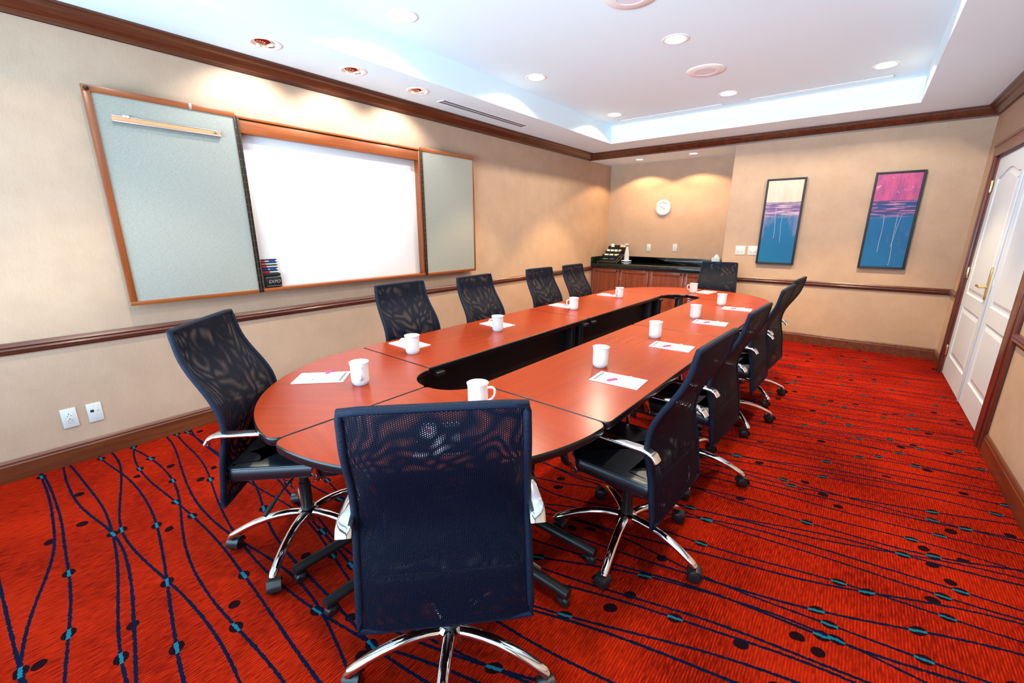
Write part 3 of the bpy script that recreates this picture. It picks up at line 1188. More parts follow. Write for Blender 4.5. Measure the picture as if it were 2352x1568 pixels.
# ------------------------------------------------------------------ on the table
def make_mug():
    root = empty('coffee_mug')
    b = MB()
    b.lathe([(.0, .004), (.030, .004), (.0305, .0005), (.0345, .0005), (.0365, .004), (.0405, .012), (.0418, .020), (.0420, .060), (.0422, .090), (.0436, .103), (.0456, .1095), (.0459, .1113), (.0448, .1118), (.0426, .1095), (.0400, .098), (.0390, .080), (.0388, .020), (.034, .010), (.0, .009)], 40, cap0=False, cap1=False)
    b.build('mug_body', M['mug'], root, sharp=60)
    h = MB()
    pts = [(.040, 0, .087), (.050, 0, .0905), (.062, 0, .0895), (.0695, 0, .081), (.0710, 0, .068), (.0675, 0, .053), (.059, 0, .041), (.049, 0, .034), (.0405, 0, .031)]
    h.tube(pts, .0052, 12, up=(0, 1, 0), flat=1.35)
    h.build('handle', M['mug'], root, sharp=60)
    return root


MUG = [  # x, y, handle direction, label
    (1.949, 1.045, -28, 'white mug at the rounded table end by the outlet-side chair, handle towards the camera'),
    (1.722, 1.540, 226, 'white mug before the notepad at the first whiteboard side place'),
    (1.737, 2.312, -112, 'white mug before the notepad at the second whiteboard side place'),
    (1.728, 3.415, -128, 'white mug beside the notepad at the third whiteboard side place'),
    (1.751, 4.350, -100, 'white mug beside the notepad at the whiteboard side place closest to the counter'),
    (2.270, 5.255, -168, 'white mug in front of the farthest chair, handle pointing to the counter doors'),
    (2.747, 4.550, 112, 'white mug on the door side of the table, farthest from the camera'),
    (2.736, 3.718, 115, 'white mug on the door side of the table, third from the camera'),
    (2.721, 2.845, 118, 'white mug on the door side of the table, second from the camera'),
    (2.728, 2.022, 120, 'white mug on the door side of the table, nearest the camera'),
    (2.590, 1.195, 38, 'white mug partly hidden by the nearest chair back, handle towards the door side'),
]
proto = make_mug()
mugs = [proto] + [dup(proto) for _ in MUG[1:]]
for m, (x, y, a, lab) in zip(mugs, MUG):
    m.location = (x, y, HT + .0001)
    m.rotation_euler = (0, 0, R(a))
    tag(m, lab, 'mug', 'white coffee mugs on the table')


def make_pad():
    """Notepad, long side along x, printed strip near its +x end."""
    b = MB()
    b.box((-.122, -.077, 0), (.122, .077, .0042), .0004, 1)
    b.box((.096, -.066, .0040), (.109, .066, .00435), mi=1)
    return b.build('notepad', [M['paper'], M['greyink']], None, merge=False)


def make_pen():
    """Ballpoint pen lying along x: white barrel, magenta cap with clip at the +x end."""
    root = empty('pen')
    T = Matrix.Rotation(PI / 2, 4, 'Y')
    b = MB()
    b.lathe([(.0, -.075), (.0028, -.074), (.0036, -.070), (.0040, .020)], 14, T=T)
    b.build('barrel', M['penwhite'], root)
    b = MB()
    b.lathe([(.0048, .012), (.0050, .016), (.0050, .066), (.0040, .070), (.0, .071)], 14, T=T)
    cap = b.build('cap', M['pink'], root)
    b = MB()
    b.box((.020, -.0012, .0050), (.062, .0012, .0064), .0004, 1)
    b.build('clip', M['pink'], cap)
    b = MB()
    b.lathe([(.0041, -.0755), (.0041, -.070)], 12, T=T)
    b.build('end_plug', M['grey'], root)
    return root


PAD = [  # centre x, y, direction of the printed strip, pen offset (along, across), pen direction, words
    (1.727, .965, 46, (.0, .03), 108, 'at the rounded table end by the outlet-side chair'),
    (1.548, 1.650, -2, (-.02, -.01), 18, 'at the first whiteboard side place, half behind a mug'),
    (1.602, 2.462, -4, (-.02, .0), 14, 'at the second whiteboard side place, half behind a mug'),
    (1.548, 3.515, -5, (-.01, .0), 14, 'at the third whiteboard side place'),
    (1.582, 4.452, 3, (-.01, .0), 14, 'at the whiteboard side place closest to the counter'),
    (2.382, 5.392, -98, (.01, .0), 100, 'in front of the farthest chair'),
    (2.921, 4.392, 184, (.0, .0), 0, 'on the door side, farthest from the camera'),
    (2.894, 3.583, 184, (.0, .0), 0, 'on the door side, third from the camera'),
    (2.898, 2.668, 183, (.0, .0), 0, 'on the door side, second from the camera'),
    (2.905, 1.872, 184, (.0, .0), 0, 'on the door side, nearest the camera'),
    (2.670, .905, 136, (.02, .02), 170, 'seen through the mesh of the nearest chair back'),
]
proto = make_pad()
pads = [proto] + [dup(proto) for _ in PAD[1:]]
pproto = make_pen()
pens = [pproto] + [dup(pproto) for _ in PAD[1:]]
for i, (p, q, (x, y, a, off, pa, words)) in enumerate(zip(pads, pens, PAD)):
    p.location = (x, y, HT + .0003)
    p.rotation_euler = (0, 0, R(a))
    tag(p, 'white notepad with grey printed strip ' + words, 'notepad', 'notepads at the places')
    if 6 <= i <= 9:
        q.location = (x + .003, y + .003, HT + .0098)
        q.rotation_euler = (0, 0, R(236 + (i - 8) * 3))
    else:
        c, s = math.cos(R(a)), math.sin(R(a))
        q.location = (x + off[0] * c - off[1] * s, y + off[0] * s + off[1] * c, HT + .0098)
        q.rotation_euler = (0, 0, R(pa))
    tag(q, 'white pen with magenta cap ' + words, 'pen', 'pens on the notepads')

# ------------------------------------------------------------------ whiteboard cabinet
BY0, BY1, BY2, BY3 = .5635, 1.3545, 3.036, 3.816
BZ0, BZ1 = .9763, 2.274
XF = .092                                   # front plane of the cabinet
cab = tag(empty('whiteboard_cabinet', (0, (BY1 + BY2) / 2, BZ0)), 'open wooden whiteboard cabinet with two grey tack board doors', 'whiteboard')
yc = cab.location.y


def cb(mb, a, b, bev=.002, mi=0):
    mb.box((a[0], a[1] - yc, a[2] - BZ0), (b[0], b[1] - yc, b[2] - BZ0), bev, 2, mi)


mb = MB()
cb(mb, (.0, 1.356, 2.238), (XF + .004, 3.034, 2.254))
mb.build('top_rail', M['boardwood'], cab)
mb = MB()
cb(mb, (.030, 1.374, 2.142), (XF - .006, 3.016, 2.231))
mb.build('header_panel', M['boardwood'], cab)
mb = MB()
cb(mb, (.0, 1.356, .981), (XF, 3.034, 1.004))
mb.build('bottom_rail', M['boardwood'], cab)
for a, b in (((.0, 1.356, 1.004), (XF - .004, 1.374, 2.238)), ((.0, 3.004, 1.004), (XF - .004, 3.034, 2.238))):
    mb = MB()
    cb(mb, a, b)
    mb.build('side_stile', M['boardwood_z'], cab)
mb = MB()
cb(mb, (.006, 1.372, 1.002), (.020, 3.006, 2.236), .001)
mb.build('writing_surface', M['whiteboard'], cab)


def board_door(y0, y1, hinge_right, clips):
    mb = MB()
    cb(mb, (XF - .026, y0 + .010, BZ0 + .012), (XF - .008, y1 - .010, BZ1 - .012), 0)
    o = mb.build('tack_board_door', M['tack'], cab)
    t, b, hs, fs = .036, .026, .012, .036
    l, r = (fs, hs) if hinge_right else (.010, .018)
    for nm, p, q, mt in (('door_rail', (XF - .030, y0, BZ1 - t), (XF, y1, BZ1), 'boardwood'), ('door_rail', (XF - .030, y0, BZ0), (XF, y1, BZ0 + b), 'boardwood'),
                         ('door_stile', (XF - .0295, y0, BZ0 + b), (XF - .0005, y0 + l, BZ1 - t), 'boardwood_z'), ('door_stile', (XF - .0295, y1 - r, BZ0 + b), (XF - .0005, y1, BZ1 - t), 'boardwood_z')):
        f = MB()
        cb(f, p, q)
        f.build(nm, M[mt], o)
    h0 = y1 - .0135 if hinge_right else y0 - .0205
    h = MB()
    cb(h, (XF - .003, h0, BZ0 + .004), (XF + .0015, h0 + .0155, BZ1 - .030), .0005)
    cb(h, (XF - .003, h0 + .0185, BZ0 + .004), (XF + .0015, h0 + .034, BZ1 - .030), .0005)
    h.lathe([(.0038, .002), (.0038, BZ1 - .028 - BZ0)], 10, T=Matrix.Translation((XF + .001, h0 + .017 - yc, 0)))
    hh = h.build('piano_hinge', M['hinge'], o)
    rv = MB()
    nn = 24
    for i in range(nn):
        z = .03 + (BZ1 - BZ0 - .08) * i / (nn - 1)
        for yy in (h0 + .007, h0 + .027):
            rv.lathe([(.0026, 0), (.0018, .0012), (0, .0015)], 8, T=Matrix.Translation((XF + .0014, yy - yc, z)) @ Matrix.Rotation(PI / 2, 4, 'Y'))
    rv.build('rivet_row', M['rivet'], hh)
    return o


dl = board_door(BY0, BY1, True, True)
dr = board_door(BY2 + .008, BY3, False, False)
mb = MB()
mb.lathe([(.013, .0), (.013, .004), (.006, .006), (.006, .010), (.009, .014), (.0, .017)], 16, T=Matrix.Translation((XF, BY0 + .020 - yc, BZ1 - BZ0 - .020)) @ Matrix.Rotation(PI / 2, 4, 'Y'))
mb.build('bumper', M['bronze'], dl)
mb = MB()
cb(mb, (XF - .006, BY0 + .517, BZ1 - .037), (XF + .0015, BY0 + .532, BZ1 + .0005), .001)
mb.build('strap_clip', M['brushed'], dl)
mr = MB()
cb(mr, (XF - .009, .672, 2.097), (XF + .004, 1.243, 2.124), .001)
mr.build('map_rail', M['cork'], dl)
for p, q in (((XF - .009, .670, 2.091), (XF + .014, 1.245, 2.097)), ((XF - .009, .670, 2.124), (XF + .006, 1.245, 2.128))):
    mr2 = MB()
    cb(mr2, p, q, .001)
    mr2.build('rail_lip', M['brushed'], dl)
for y in (.731, .746):
    c = MB()
    c.lathe([(.0085, 0), (.0085, .004), (.006, .007), (0, .0075)], 14, T=Matrix.Translation((XF + .004, y - yc, 2.129 - BZ0)) @ Matrix.Rotation(PI / 2, 4, 'Y'))
    c.build('clip', M['plate'], dl)
for y in (1.206, 1.216):
    c = MB()
    cb(c, (XF + .004, y - .003, 2.108), (XF + .010, y + .003, 2.124), .001)
    c.build('clip', M['brushed'], dl)
for y in (2.221, 2.252):
    c = MB()
    cb(c, (.055, y, 2.252), (.085, y + .007, 2.260), .001)
    c.build('top_catch', M['brushed'], cab)

# marker holder and markers in the corner of the whiteboard
mh = tag(empty('marker_holder', (.0206, 1.468, 1.0045)), 'black marker holder in the lower corner of the whiteboard beside the hinge', 'marker holder')
mb = MB()
mb.box((.0, -.062, .004), (.046, .062, .088), .003)
mb.box((.0, -.062, .092), (.040, .062, .112), .002)
mb.build('eraser_case', M['blackplastic'], mh)
mb = MB()
mb.box((.0, -.062, .112), (.004, .058, .226), .001)
for i in range(6):
    z = .115 + i * .0215
    mb.box((.0, -.062, z - .003), (.028, .056, z), .0008)
mb.build('marker_rack', M['blackplastic'], mh)
for z in (.082, .014):
    mb = MB()
    mb.box((.0455, -.056, z), (.0475, .060, z + .002))
    mb.build('raised_line', M['emboss'], mh)
tx = bpy.data.curves.new('lettering', 'FONT')
tx.body = 'EXPO'
tx.size = .036
tx.extrude = .0006
tx.align_x = 'CENTER'
tx.shear = .25
to = bpy.data.objects.new('lettering_curve', tx)
COL.objects.link(to)
bpy.context.view_layer.update()
dgr = bpy.context.evaluated_depsgraph_get()
me = bpy.data.meshes.new_from_object(to.evaluated_get(dgr))
bpy.data.objects.remove(to)
me.materials.clear()
me.materials.append(M['emboss'])
lt = bpy.data.objects.new('lettering', me)
COL.objects.link(lt)
lt.parent = mh
lt.matrix_local = Matrix(((0, 0, 1, .0466), (1, 0, 0, .004), (0, 1, 0, .036), (0, 0, 0, 1)))

for i, (cm, words, cl, sl) in enumerate((('red', 'red cap, lowest in the black holder', .050, None), ('blue', 'blue cap and blue stripe, second from the bottom', .042, 'blue'), ('pink', 'pink cap, in the middle of the holder', .034, None),
                                    ('orange', 'orange cap, second from the top', .028, None), ('pink', 'pink cap and broad blue stripe, topmost in the holder', .024, 'blue'))):
    mk = tag(empty('marker', (.0332, 1.406, 1.1285 + i * .0215)), 'white dry erase marker with ' + words, 'marker', 'markers in the black holder')
    T = Matrix.Rotation(-PI / 2, 4, 'X')
    b = MB()
    b.lathe([(.0075, cl), (.0075, .118), (.0060, .124), (.0, .125)], 16, T=T)
    b.build('barrel', M['penwhite'], mk)
    b = MB()
    b.lathe([(.0, -.001), (.0068, .0), (.0084, .004), (.0084, cl)], 16, T=T)
    b.build('cap', M[cm], mk)
    if sl:
        b = MB()
        b.lathe([(.0077, .055), (.0077, .105)], 16, T=T, cap0=False, cap1=False)
        b.build('stripe', M['vinylblue'], mk)

# ------------------------------------------------------------------ wall plates
def plate_root(name, loc, n, label, group=None, cat='outlet'):
    """Empty whose local x runs along the wall, z up, y out into the room (n: angle of that outward direction)."""
    return tag(empty(name, loc, R(n - 90)), label, cat, group)


def plate_mesh(root, w, h, name='cover_plate'):
    b = MB()
    b.box((-w / 2, 0, -h / 2), (w / 2, .0065, h / 2), .003)
    return b.build(name, M['plate'], root)


o = plate_root('wall_outlet', (0, .160, .304), 0, 'white double power outlet low on the wall, the nearer plate above the baseboard')
plate_mesh(o, .072, .126)
b = MB()
b.box((-.0175, .006, -.034), (.0175, .0078, .034), .001)
sk = b.build('socket_insert', M['plate'], o)
b = MB()
for z in (.016, -.016):
    b.box((-.009, .0076, z - .004), (-.0065, .0082, z + .004))
    b.box((.0065, .0076, z - .005), (.009, .0082, z + .003))
    b.lathe([(.0032, 0), (.0032, .0006)], 10, T=Matrix.Translation((0, .0082, z + .011)) @ Matrix.Rotation(PI / 2, 4, 'X'))
b.build('socket_slot', M['slot'], sk)
o = plate_root('data_outlet', (0, .278, .3035), 0, 'white data and cable outlet low on the wall, the plate closer to the chair')
plate_mesh(o, .072, .126)
b = MB()
b.box((.004, .006, .004), (.021, .0072, .021), .0004)
b.build('data_jack', M['slot'], o)
b = MB()
b.box((-.0195, .006, .008), (-.0105, .0085, .014), .002)
b.build('cable_jack', M['grey'], o)
for z in (.044, -.044):
    b = MB()
    b.lathe([(.003, 0), (.0025, .001), (0, .0012)], 10, T=Matrix.Translation((0, .0064, z)) @ Matrix.Rotation(-PI / 2, 4, 'X'))
    b.build('screw', M['grey'], o)

for x, z, nm, lab, kind in ((.392, 1.158, 'phone_outlet', 'white phone outlet above the counter, behind the stack of clear cups', 0), (.811, 1.155, 'wall_outlet', 'plain white outlet plate above the middle of the counter', 1), (1.268, 1.166, 'cable_outlet', 'white cable outlet plate above the counter, nearest the tissue box', 2)):
    o = plate_root(nm, (x, DN, z), -90, lab)
    plate_mesh(o, .072, .126)
    b = MB()
    if kind == 0:
        for xx, rr in ((.012, .0075), (-.012, .0045)):
            b.lathe([(rr, 0), (rr, .0012)], 14, T=Matrix.Translation((xx, .0062, .01)) @ Matrix.Rotation(-PI / 2, 4, 'X'))
        b.build('jack', M['slot'], o)
    elif kind == 1:
        b.box((-.0165, .006, -.033), (.0165, .0082, .033), .001)
        b.build('rocker', M['plate'], o)
    else:
        b.lathe([(.007, 0), (.007, .003), (.0045, .003), (.0045, .009)], 12, T=Matrix.Translation((0, .0062, .008)) @ Matrix.Rotation(-PI / 2, 4, 'X'))
        b.build('jack', M['brushed'], o)
        for z2 in (.045, -.045):
            b = MB()
            b.lathe([(.003, 0), (.0025, .001), (0, .0012)], 10, T=Matrix.Translation((0, .0064, z2)) @ Matrix.Rotation(-PI / 2, 4, 'X'))
            b.build('screw', M['grey'], o)
for x, lab in ((2.432, 'white two-rocker light switch plate nearest the counter'), (2.588, 'white two-rocker light switch plate next to the cream painting')):
    o = plate_root('light_switch', (x, D, 1.186), -90, lab, 'light switch plates by the painting', 'light switch')
    plate_mesh(o, .124, .126)
    for s in (-1, 1):
        b = MB()
        b.box((s * .024 - .017, .006, -.034), (s * .024 + .017, .0072, .034), .0005)
        b.box((s * .024 - .012, .0068, -.016), (s * .024 + .012, .0105, .016), .002)
        b.build('rocker', M['plate'], o)

# ------------------------------------------------------------------ paintings
for (x0, x1, z0, z1), mt, lab in (((2.646, 3.082, 1.018, 2.101), 'art0', 'tall narrow painting, cream above blue, in a thin black frame'), ((3.742, 4.173, 1.018, 2.101), 'art1', 'tall narrow painting, pink above blue, in a thin black frame')):
    p = tag(empty('painting', ((x0 + x1) / 2, D, z0)), lab, 'painting', 'tall paintings on the end wall')
    hx, h = (x1 - x0) / 2, z1 - z0
    b = MB()
    fw = .020
    for a, c in (((-hx, -.040, 0), (-hx + fw, -.008, h)), ((hx - fw, -.040, 0), (hx, -.008, h)), ((-hx + fw, -.040, 0), (hx - fw, -.008, fw)), ((-hx + fw, -.040, h - fw), (hx - fw, -.008, h))):
        b.box(a, c, .003)
    b.build('picture_frame', M['artframe'], p)
    me = bpy.data.meshes.new('canvas')
    bm = bmesh.new()
    L = bm.loops.layers.uv.verify()
    x, zb, zt, y = hx - fw - .003, fw + .003, h - fw - .003, -.030
    vs = [bm.verts.new(q) for q in ((-x, y, zb), (x, y, zb), (x, y, zt), (-x, y, zt))]
    fc = bm.faces.new(vs)
    for lp, uv in zip(fc.loops, ((0, 0), (1, 0), (1, 1), (0, 1))):
        lp[L].uv = uv
    vb = [bm.verts.new((q.co.x, -.009, q.co.z)) for q in vs]
    for i in range(4):
        bm.faces.new((vs[i], vb[i], vb[(i + 1) % 4], vs[(i + 1) % 4]))
    bm.faces.new(vb[::-1])
    bmesh.ops.recalc_face_normals(bm, faces=bm.faces)
    bm.to_mesh(me)
    bm.free()
    me.materials.append(M[mt])
    c = bpy.data.objects.new('canvas', me)
    COL.objects.link(c)
    c.parent = p

# ------------------------------------------------------------------ wall clock
ck = tag(empty('wall_clock', (1.008, DN, 1.826)), 'round silver wall clock with thin black hands above the counter', 'clock')
TK = Matrix.Rotation(PI / 2, 4, 'X')
MB().lathe([(.134, .0), (.134, .012), (.126, .030), (.112, .036), (.092, .036), (.088, .026)], 48, T=TK, cap1=False).build('rim', M['clockrim'], ck)
MB().lathe([(.0, .0258), (.089, .0258)], 48, T=TK, cap0=False, cap1=False).build('dial', plain('clock_dial', (.55, .60, .64), .5), ck)
b = MB()
for i in range(12):
    a = PI * i / 6
    T = TK @ Matrix.Rotation(a, 4, 'Z') @ Matrix.Translation((0, .070, .0262))
    b.box((-.0015, -.006, 0), (.0015, .006, .0004), T=T)
b.build('hour_mark', M['grey'], ck)
for ln, wd, a, nm in ((.068, .0028, 56, 'minute_hand'), (.044, .0038, 236 + 0, 'hour_hand')):
    b = MB()
    b.box((-wd / 2, -.006, .0285), (wd / 2, ln, .0295), T=TK @ Matrix.Rotation(R(a), 4, 'Z'))
    b.build(nm, M['slot'], ck)

# ------------------------------------------------------------------ counter and cabinets in the recess
CF = 6.895           # front edge of the stone
ct = tag(empty('stone_counter', (NX / 2, (CF + DN) / 2, .815)), 'black granite counter with low backsplash along the recess', 'countertop')
b = MB()
b.box((-NX / 2 + .002, CF - ct.location.y, 0), (NX / 2 - .002, DN - ct.location.y - .0005, .070), .006)
b.build('counter_slab', M['granite'], ct)
b = MB()
b.box((-NX / 2 + .002, DN - .022 - ct.location.y, .070), (NX / 2 - .002, DN - ct.location.y - .0005, .180), .003)
b.box((-NX / 2 + .002, CF - .03 - ct.location.y + .03, .070), (-NX / 2 + .022, DN - .022 - ct.location.y, .180), .003)
b.build('backsplash', M['granite'], ct)

for i, (x0, x1, lab) in enumerate(((.012, 1.072, 'reddish wood base cabinet at the coffee end of the counter'), (1.074, 2.198, 'reddish wood base cabinet behind the farthest chair'))):
    cx = (x0 + x1) / 2
    cu = tag(empty('base_cabinet', (cx, 7.2, 0)), lab, 'cabinet', 'base cabinets under the granite counter')
    hx = (x1 - x0) / 2
    b = MB()
    yf = CF + .045 - 7.2
    b.box((-hx, yf, .09), (hx, .29, .814), 0)
    b.box((-hx, yf + .06, 0), (hx, .29, .09), 0)
    b.build('cabinet_body', M['cab'], cu)
    for s in (-1, 1):
        d = MB()
        a0, a1 = (-hx + .006, -.004) if s < 0 else (.004, hx - .006)
        z0, z1 = .105, .800
        w = .055
        yd = yf - .019
        for p, q in (((a0, yd, z0), (a0 + w, yf, z1)), ((a1 - w, yd, z0), (a1, yf, z1)), ((a0 + w, yd, z0), (a1 - w, yf, z0 + w)), ((a0 + w, yd, z1 - w), (a1 - w, yf, z1))):
            d.box(p, q, .002)
        for p, q in (((a0 + w, yd + .006, z0 + w), (a0 + w + .012, yf, z1 - w)), ((a1 - w - .012, yd + .006, z0 + w), (a1 - w, yf, z1 - w)), ((a0 + w, yd + .006, z0 + w), (a1 - w, yf, z0 + w + .012)), ((a0 + w, yd + .006, z1 - w - .012), (a1 - w, yf, z1 - w))):
            d.box(p, q, .002)
        d.box((a0 + w, yd + .011, z0 + w), (a1 - w, yf - .001, z1 - w))
        dd = d.build('cabinet_door', M['cab'], cu)
        kx = -.030 if s < 0 else .030
        k2 = MB()
        k2.lathe([(.006, 0), (.006, .012), (.014, .018), (.0155, .024), (.010, .030), (.0, .031)], 18, T=Matrix.Translation((kx, yd, .775)) @ Matrix.Rotation(PI / 2, 4, 'X'))
        k2.build('knob', M['bronze'], dd)
        if s > 0:
            k3 = MB()
            k3.lathe([(.010, 0), (.010, .003), (.0, .0035)], 16, T=Matrix.Translation((.030, yd, .640)) @ Matrix.Rotation(PI / 2, 4, 'X'))
            k3.build('lock', M['brushed'], dd)

CZ = .8852
# condiment organiser
og = tag(empty('condiment_organizer', (.255, 7.20, CZ), R(-4)), 'black stepped condiment organizer with packets at the counter corner', 'organizer')
b = MB()


def tier(x0, x1, y0, y1, z0, z1, slots, wall_t=.004):
    b.box((x0, y0, z0), (x1, y0 + wall_t, z1))
    b.box((x0, y1 - wall_t, z0), (x1, y1, z1 + .03))
    b.box((x0, y0, z0), (x0 + wall_t, y1, z1 + .012))
    b.box((x1 - wall_t, y0, z0), (x1, y1, z1 + .012))
    b.box((x0, y0, z0), (x1, y1, z0 + .006))
    for i in range(1, slots):
        x = x0 + (x1 - x0) * i / slots
        b.box((x - .002, y0, z0), (x + .002, y1, z1))


X0o, X1o = -.15, .15
tier(X0o, X1o, -.17, -.07, .030, .075, 2)
tier(X0o, X1o, -.07, .03, .030, .135, 3)
tier(X0o, X1o, .03, .12, .030, .200, 4)
tier(X0o, X1o + .05, .12, .22, .0, .275, 2)
b.box((X0o, -.175, .0), (X1o, .22, .030))
b.build('organizer_case', M['blackplastic'], og)
wr = MB()
for dx in (.165, .215):
    wr.tube([(dx, -.19, .005), (dx, -.20, .03), (dx, -.12, .055), (dx, -.02, .11), (dx, .06, .15), (dx, .07, .02)], .0028, 6)
wr.tube([(-.16, -.205, .004), (-.16, -.205, .032), (.215, -.205, .032), (.215, -.205, .004)], .003, 6)
for y, z in ((-.12, .055), (-.02, .11), (.06, .15)):
    wr.tube([(.165, y, z), (.215, y, z)], .0028, 6)
wr.build('wire_rack', M['brushed'], og)


def packet(x, y, z, mt, rx, label, w=.05, h=.06, cat='packet', nm='sugar_packet', grp='packets in the organizer'):
    p = MB()
    p.box((-w / 2, -.006, 0), (w / 2, .006, h), .0035)
    o = p.build(nm, M[mt], None, (x, y, z), (rx, 0, R(random.uniform(-4, 4))))
    return tag(o, label, cat, grp)


ogx, ogy = og.location.x, og.location.y
for i, (mt, col) in enumerate((('packetblue', 'pale blue'), ('packetblue', 'pale blue'), ('packet', 'cream'), ('packetpink', 'pink'))):
    for q in range(3):
        packet(ogx - .107 + i * .0735 + random.uniform(-.004, .004), ogy + .054 + q * .017, CZ + .152, mt, R(-8 + random.uniform(-1, 1)), col + ' packets standing in the upper tray of the organizer', .048, .080, grp=col + ' packets in the organizer')
for i in range(3):
    for q in range(3):
        packet(ogx - .10 + i * .10 + random.uniform(-.006, .006), ogy - .045 + q * .020, CZ + .097, 'packet', R(-14 + random.uniform(-1, 1)), 'cream packets in the middle tray of the organizer', .06, .06, grp='middle tray packets')
packet(ogx - .07, ogy - .148, CZ + .056, 'green', R(-68), 'green wrapper in the lowest tray of the organizer', .10, .05, nm='green_wrapper', grp=None)
packet(ogx + .07, ogy - .148, CZ + .056, 'vinylblue', R(-68), 'blue wrapper in the lowest tray of the organizer', .11, .06, nm='blue_wrapper', grp=None)
lid = MB()
for i in range(5):
    z = i * .011
    lid.lathe([(.038 - i * .0015, z), (.039 - i * .0015, z + .004), (.035 - i * .0015, z + .0105)], 24, cap0=(i == 0), cap1=True)
lid.lathe([(.030, .055), (.030, .085), (.025, .094), (0, .096)], 24)
tag(lid.build('cup_lid_stack', M['foam'], None, (ogx - .075, ogy + .172, CZ + .235)), 'white stacked cup lids in the top of the black organizer', 'lids')
nk = MB()
for i, (x0, x1, a) in enumerate(((-.045, .04, 8), (-.035, .05, 14))):
    nk.box((x0, -.004 + i * .012, 0), (x1, .002 + i * .012, .125), .001, T=Matrix.Rotation(R(a), 4, 'Y'))
tag(nk.build('napkin_stack', M['kraft'], None, (ogx + .11, ogy + .160, CZ + .19)), 'tan paper napkins standing in the top of the black organizer', 'napkins')
st = tag(empty('cup_dispenser', (.585, 7.10, CZ)), 'stack of clear plastic cups on a white and teal base', 'cup stack')
b = MB()
b.lathe([(.050, .0), (.050, .012), (.085, .018), (.085, .024), (.046, .026)], 32)
b.build('base_plate', M['foam'], st)
b = MB()
b.lathe([(.048, .026), (.048, .050)], 32)
b.build('band', M['teal'], st)
b = MB()
b.lathe([(.05, .050), (.088, .052), (.088, .059), (.04, .060)], 32)
b.build('top_plate', M['foam'], st)
b = MB()
for i in range(9):
    z = .060 + i * .0115
    b.lathe([(.042, z), (.0425, z + .003), (.0405, z + .010)], 28, cap0=False, cap1=False)
b.lathe([(.0405, .163), (.030, .235), (.018, .298), (.0, .299)], 28, cap0=False, cap1=False)
b.build('clear_cup', M['clearcup'], st)
tb = tag(empty('tissue_box', (2.02, 7.20, CZ), R(3)), 'pale blue cube tissue box at the end of the counter', 'tissue box')
b = MB()
b.box((-.058, -.058, 0), (.058, .058, .158), .003)
b.build('box', M['tissuebox'], tb)
b = MB()
n = 14
rs = []
for r_, z in ((.028, .157), (.030, .172), (.020, .192), (.006, .208)):
    rs.append([(r_ * math.cos(2 * PI * i / n) * (1 + .35 * math.sin(3 * i)), r_ * .55 * math.sin(2 * PI * i / n) * (1 + .3 * math.cos(5 * i)), z + .006 * math.sin(2.3 * i)) for i in range(n)])
b.rings(rs)
b.build('tissue', M['paper'], tb)

# ------------------------------------------------------------------ light
WARM = (1.0, .86, .66)


def spot(name, loc, direction, watts, col, deg, blend, rad):
    l = bpy.data.lights.new(name, 'SPOT')
    l.energy = watts
    l.color = col
    l.spot_size = R(deg)
    l.spot_blend = blend
    l.shadow_soft_size = rad
    o = bpy.data.objects.new(name, l)
    COL.objects.link(o)
    o.location = loc
    o.rotation_euler = Vector(direction).to_track_quat('-Z', 'Y').to_euler()
    return o


P_TRAY, P_SPILL, P_WASH, P_NICHE, P_WIN, P_FILL = 110, 30, 32, 46, 180, 3000
WARM2 = (1.0, .70, .38)
for x, y in TRAY_LIGHTS:
    far = y > 5
    k = 2.0 if far else 1.25 if y > 3 else .75
    spot('downlight_beam', (x, y, ZT - .006), (0, 0, -1), P_TRAY * k, WARM2 if y > 3 else WARM, 80, .35, .075)
    spot('downlight_spill', (x, y, ZT - .005), (0, 0, -1), P_SPILL * k, WARM, 146, .25, .03)
for x, y in WASHERS:
    spot('washer_lamp', (x, y, ZS - .008), (-.55, 0, -1), P_WASH, (1.0, .97, .90), 112, .6, .03)
for x, y in NICHE_LIGHTS:
    spot('counter_lamp', (x, y, ZN - .008), (0, 0, -1), P_NICHE, (1.0, .64, .34), 130, .22, .02)
al = bpy.data.lights.new('daylight', 'AREA')
al.shape = 'RECTANGLE'
al.size = WX1 - WX0
al.size_y = WZ1 - WZ0
al.energy = P_WIN
al.color = (.44, .73, 1.0)
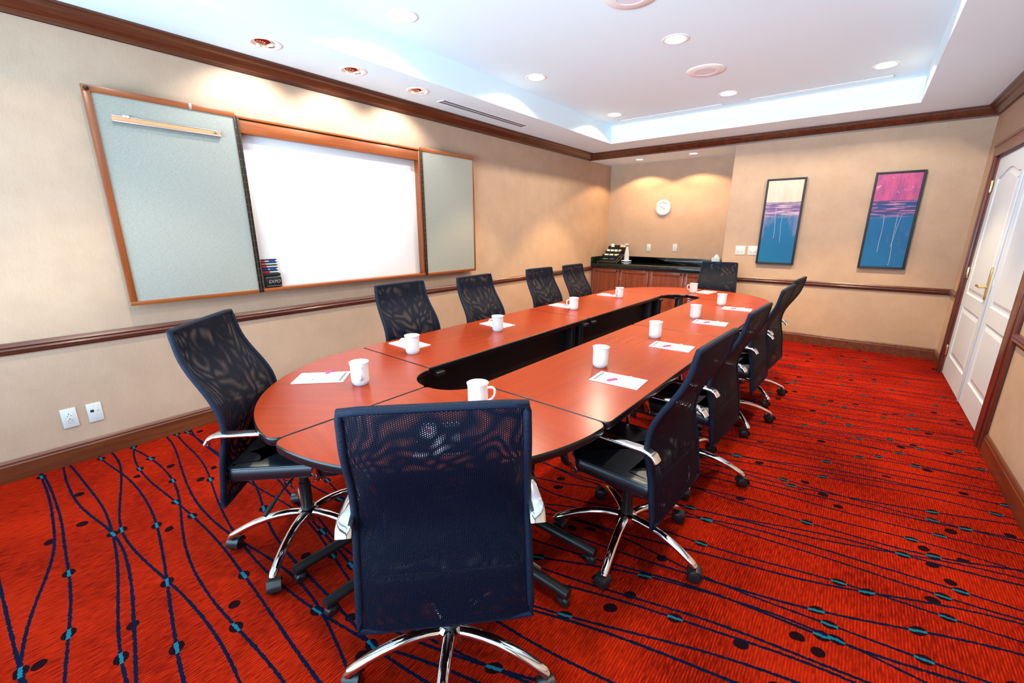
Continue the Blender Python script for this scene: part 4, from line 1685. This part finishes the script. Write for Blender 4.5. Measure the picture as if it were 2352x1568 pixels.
ao = bpy.data.objects.new('daylight', al)
COL.objects.link(ao)
ao.location = ((WX0 + WX1) / 2, Y0 - WT - .03, (WZ0 + WZ1) / 2)
ao.rotation_euler = Vector((0, 1, 0)).to_track_quat('-Z', 'Z').to_euler()
gb = bpy.data.lights.new('ceiling_fill', 'AREA')  # added fill lamp, aimed up through the window to brighten the ceiling
gb.shape = 'RECTANGLE'
gb.size = 12.0
gb.size_y = 2.4
gb.energy = P_FILL
gb.color = (.75, .90, 1.0)
go = bpy.data.objects.new('ceiling_fill', gb)
COL.objects.link(go)
go.location = ((WX0 + WX1) / 2, Y0 - 8.0, -.8)
go.rotation_euler = Vector((0, 1, .35)).to_track_quat('-Z', 'Y').to_euler()
wd = bpy.data.worlds.new('sky')
SC.world = wd
wd.use_nodes = True
bg = wd.node_tree.nodes['Background']
bg.inputs[0].default_value = (.62, .80, 1.0, 1)
bg.inputs[1].default_value = 1.0

# ------------------------------------------------------------------ camera
cd = bpy.data.cameras.new('camera')
cd.sensor_width = 36
cd.lens = 969.81 / 2352 * 36
cd.clip_start = .02
co = bpy.data.objects.new('camera', cd)
COL.objects.link(co)
yaw, pitch, roll = R(38.8482), R(-14.7998), R(.0457)
fw = Vector((-math.sin(yaw) * math.cos(pitch), math.cos(yaw) * math.cos(pitch), math.sin(pitch)))
r0 = Vector((math.cos(yaw), math.sin(yaw), 0))
u0 = r0.cross(fw)
rt = r0 * math.cos(roll) + u0 * math.sin(roll)
up = -r0 * math.sin(roll) + u0 * math.cos(roll)
co.matrix_world = Matrix(((rt.x, up.x, -fw.x, 3.7351), (rt.y, up.y, -fw.y, .0), (rt.z, up.z, -fw.z, 1.4597), (0, 0, 0, 1)))
SC.camera = co
vs_ = SC.view_settings
vs_.view_transform = 'Standard'
vs_.look = 'None'
vs_.exposure = .30
vs_.gamma = 1
SC.cycles.max_bounces = 8
SC.cycles.diffuse_bounces = 5
SC.cycles.transparent_max_bounces = 16
SC.cycles.caustics_reflective = False
SC.cycles.caustics_refractive = False
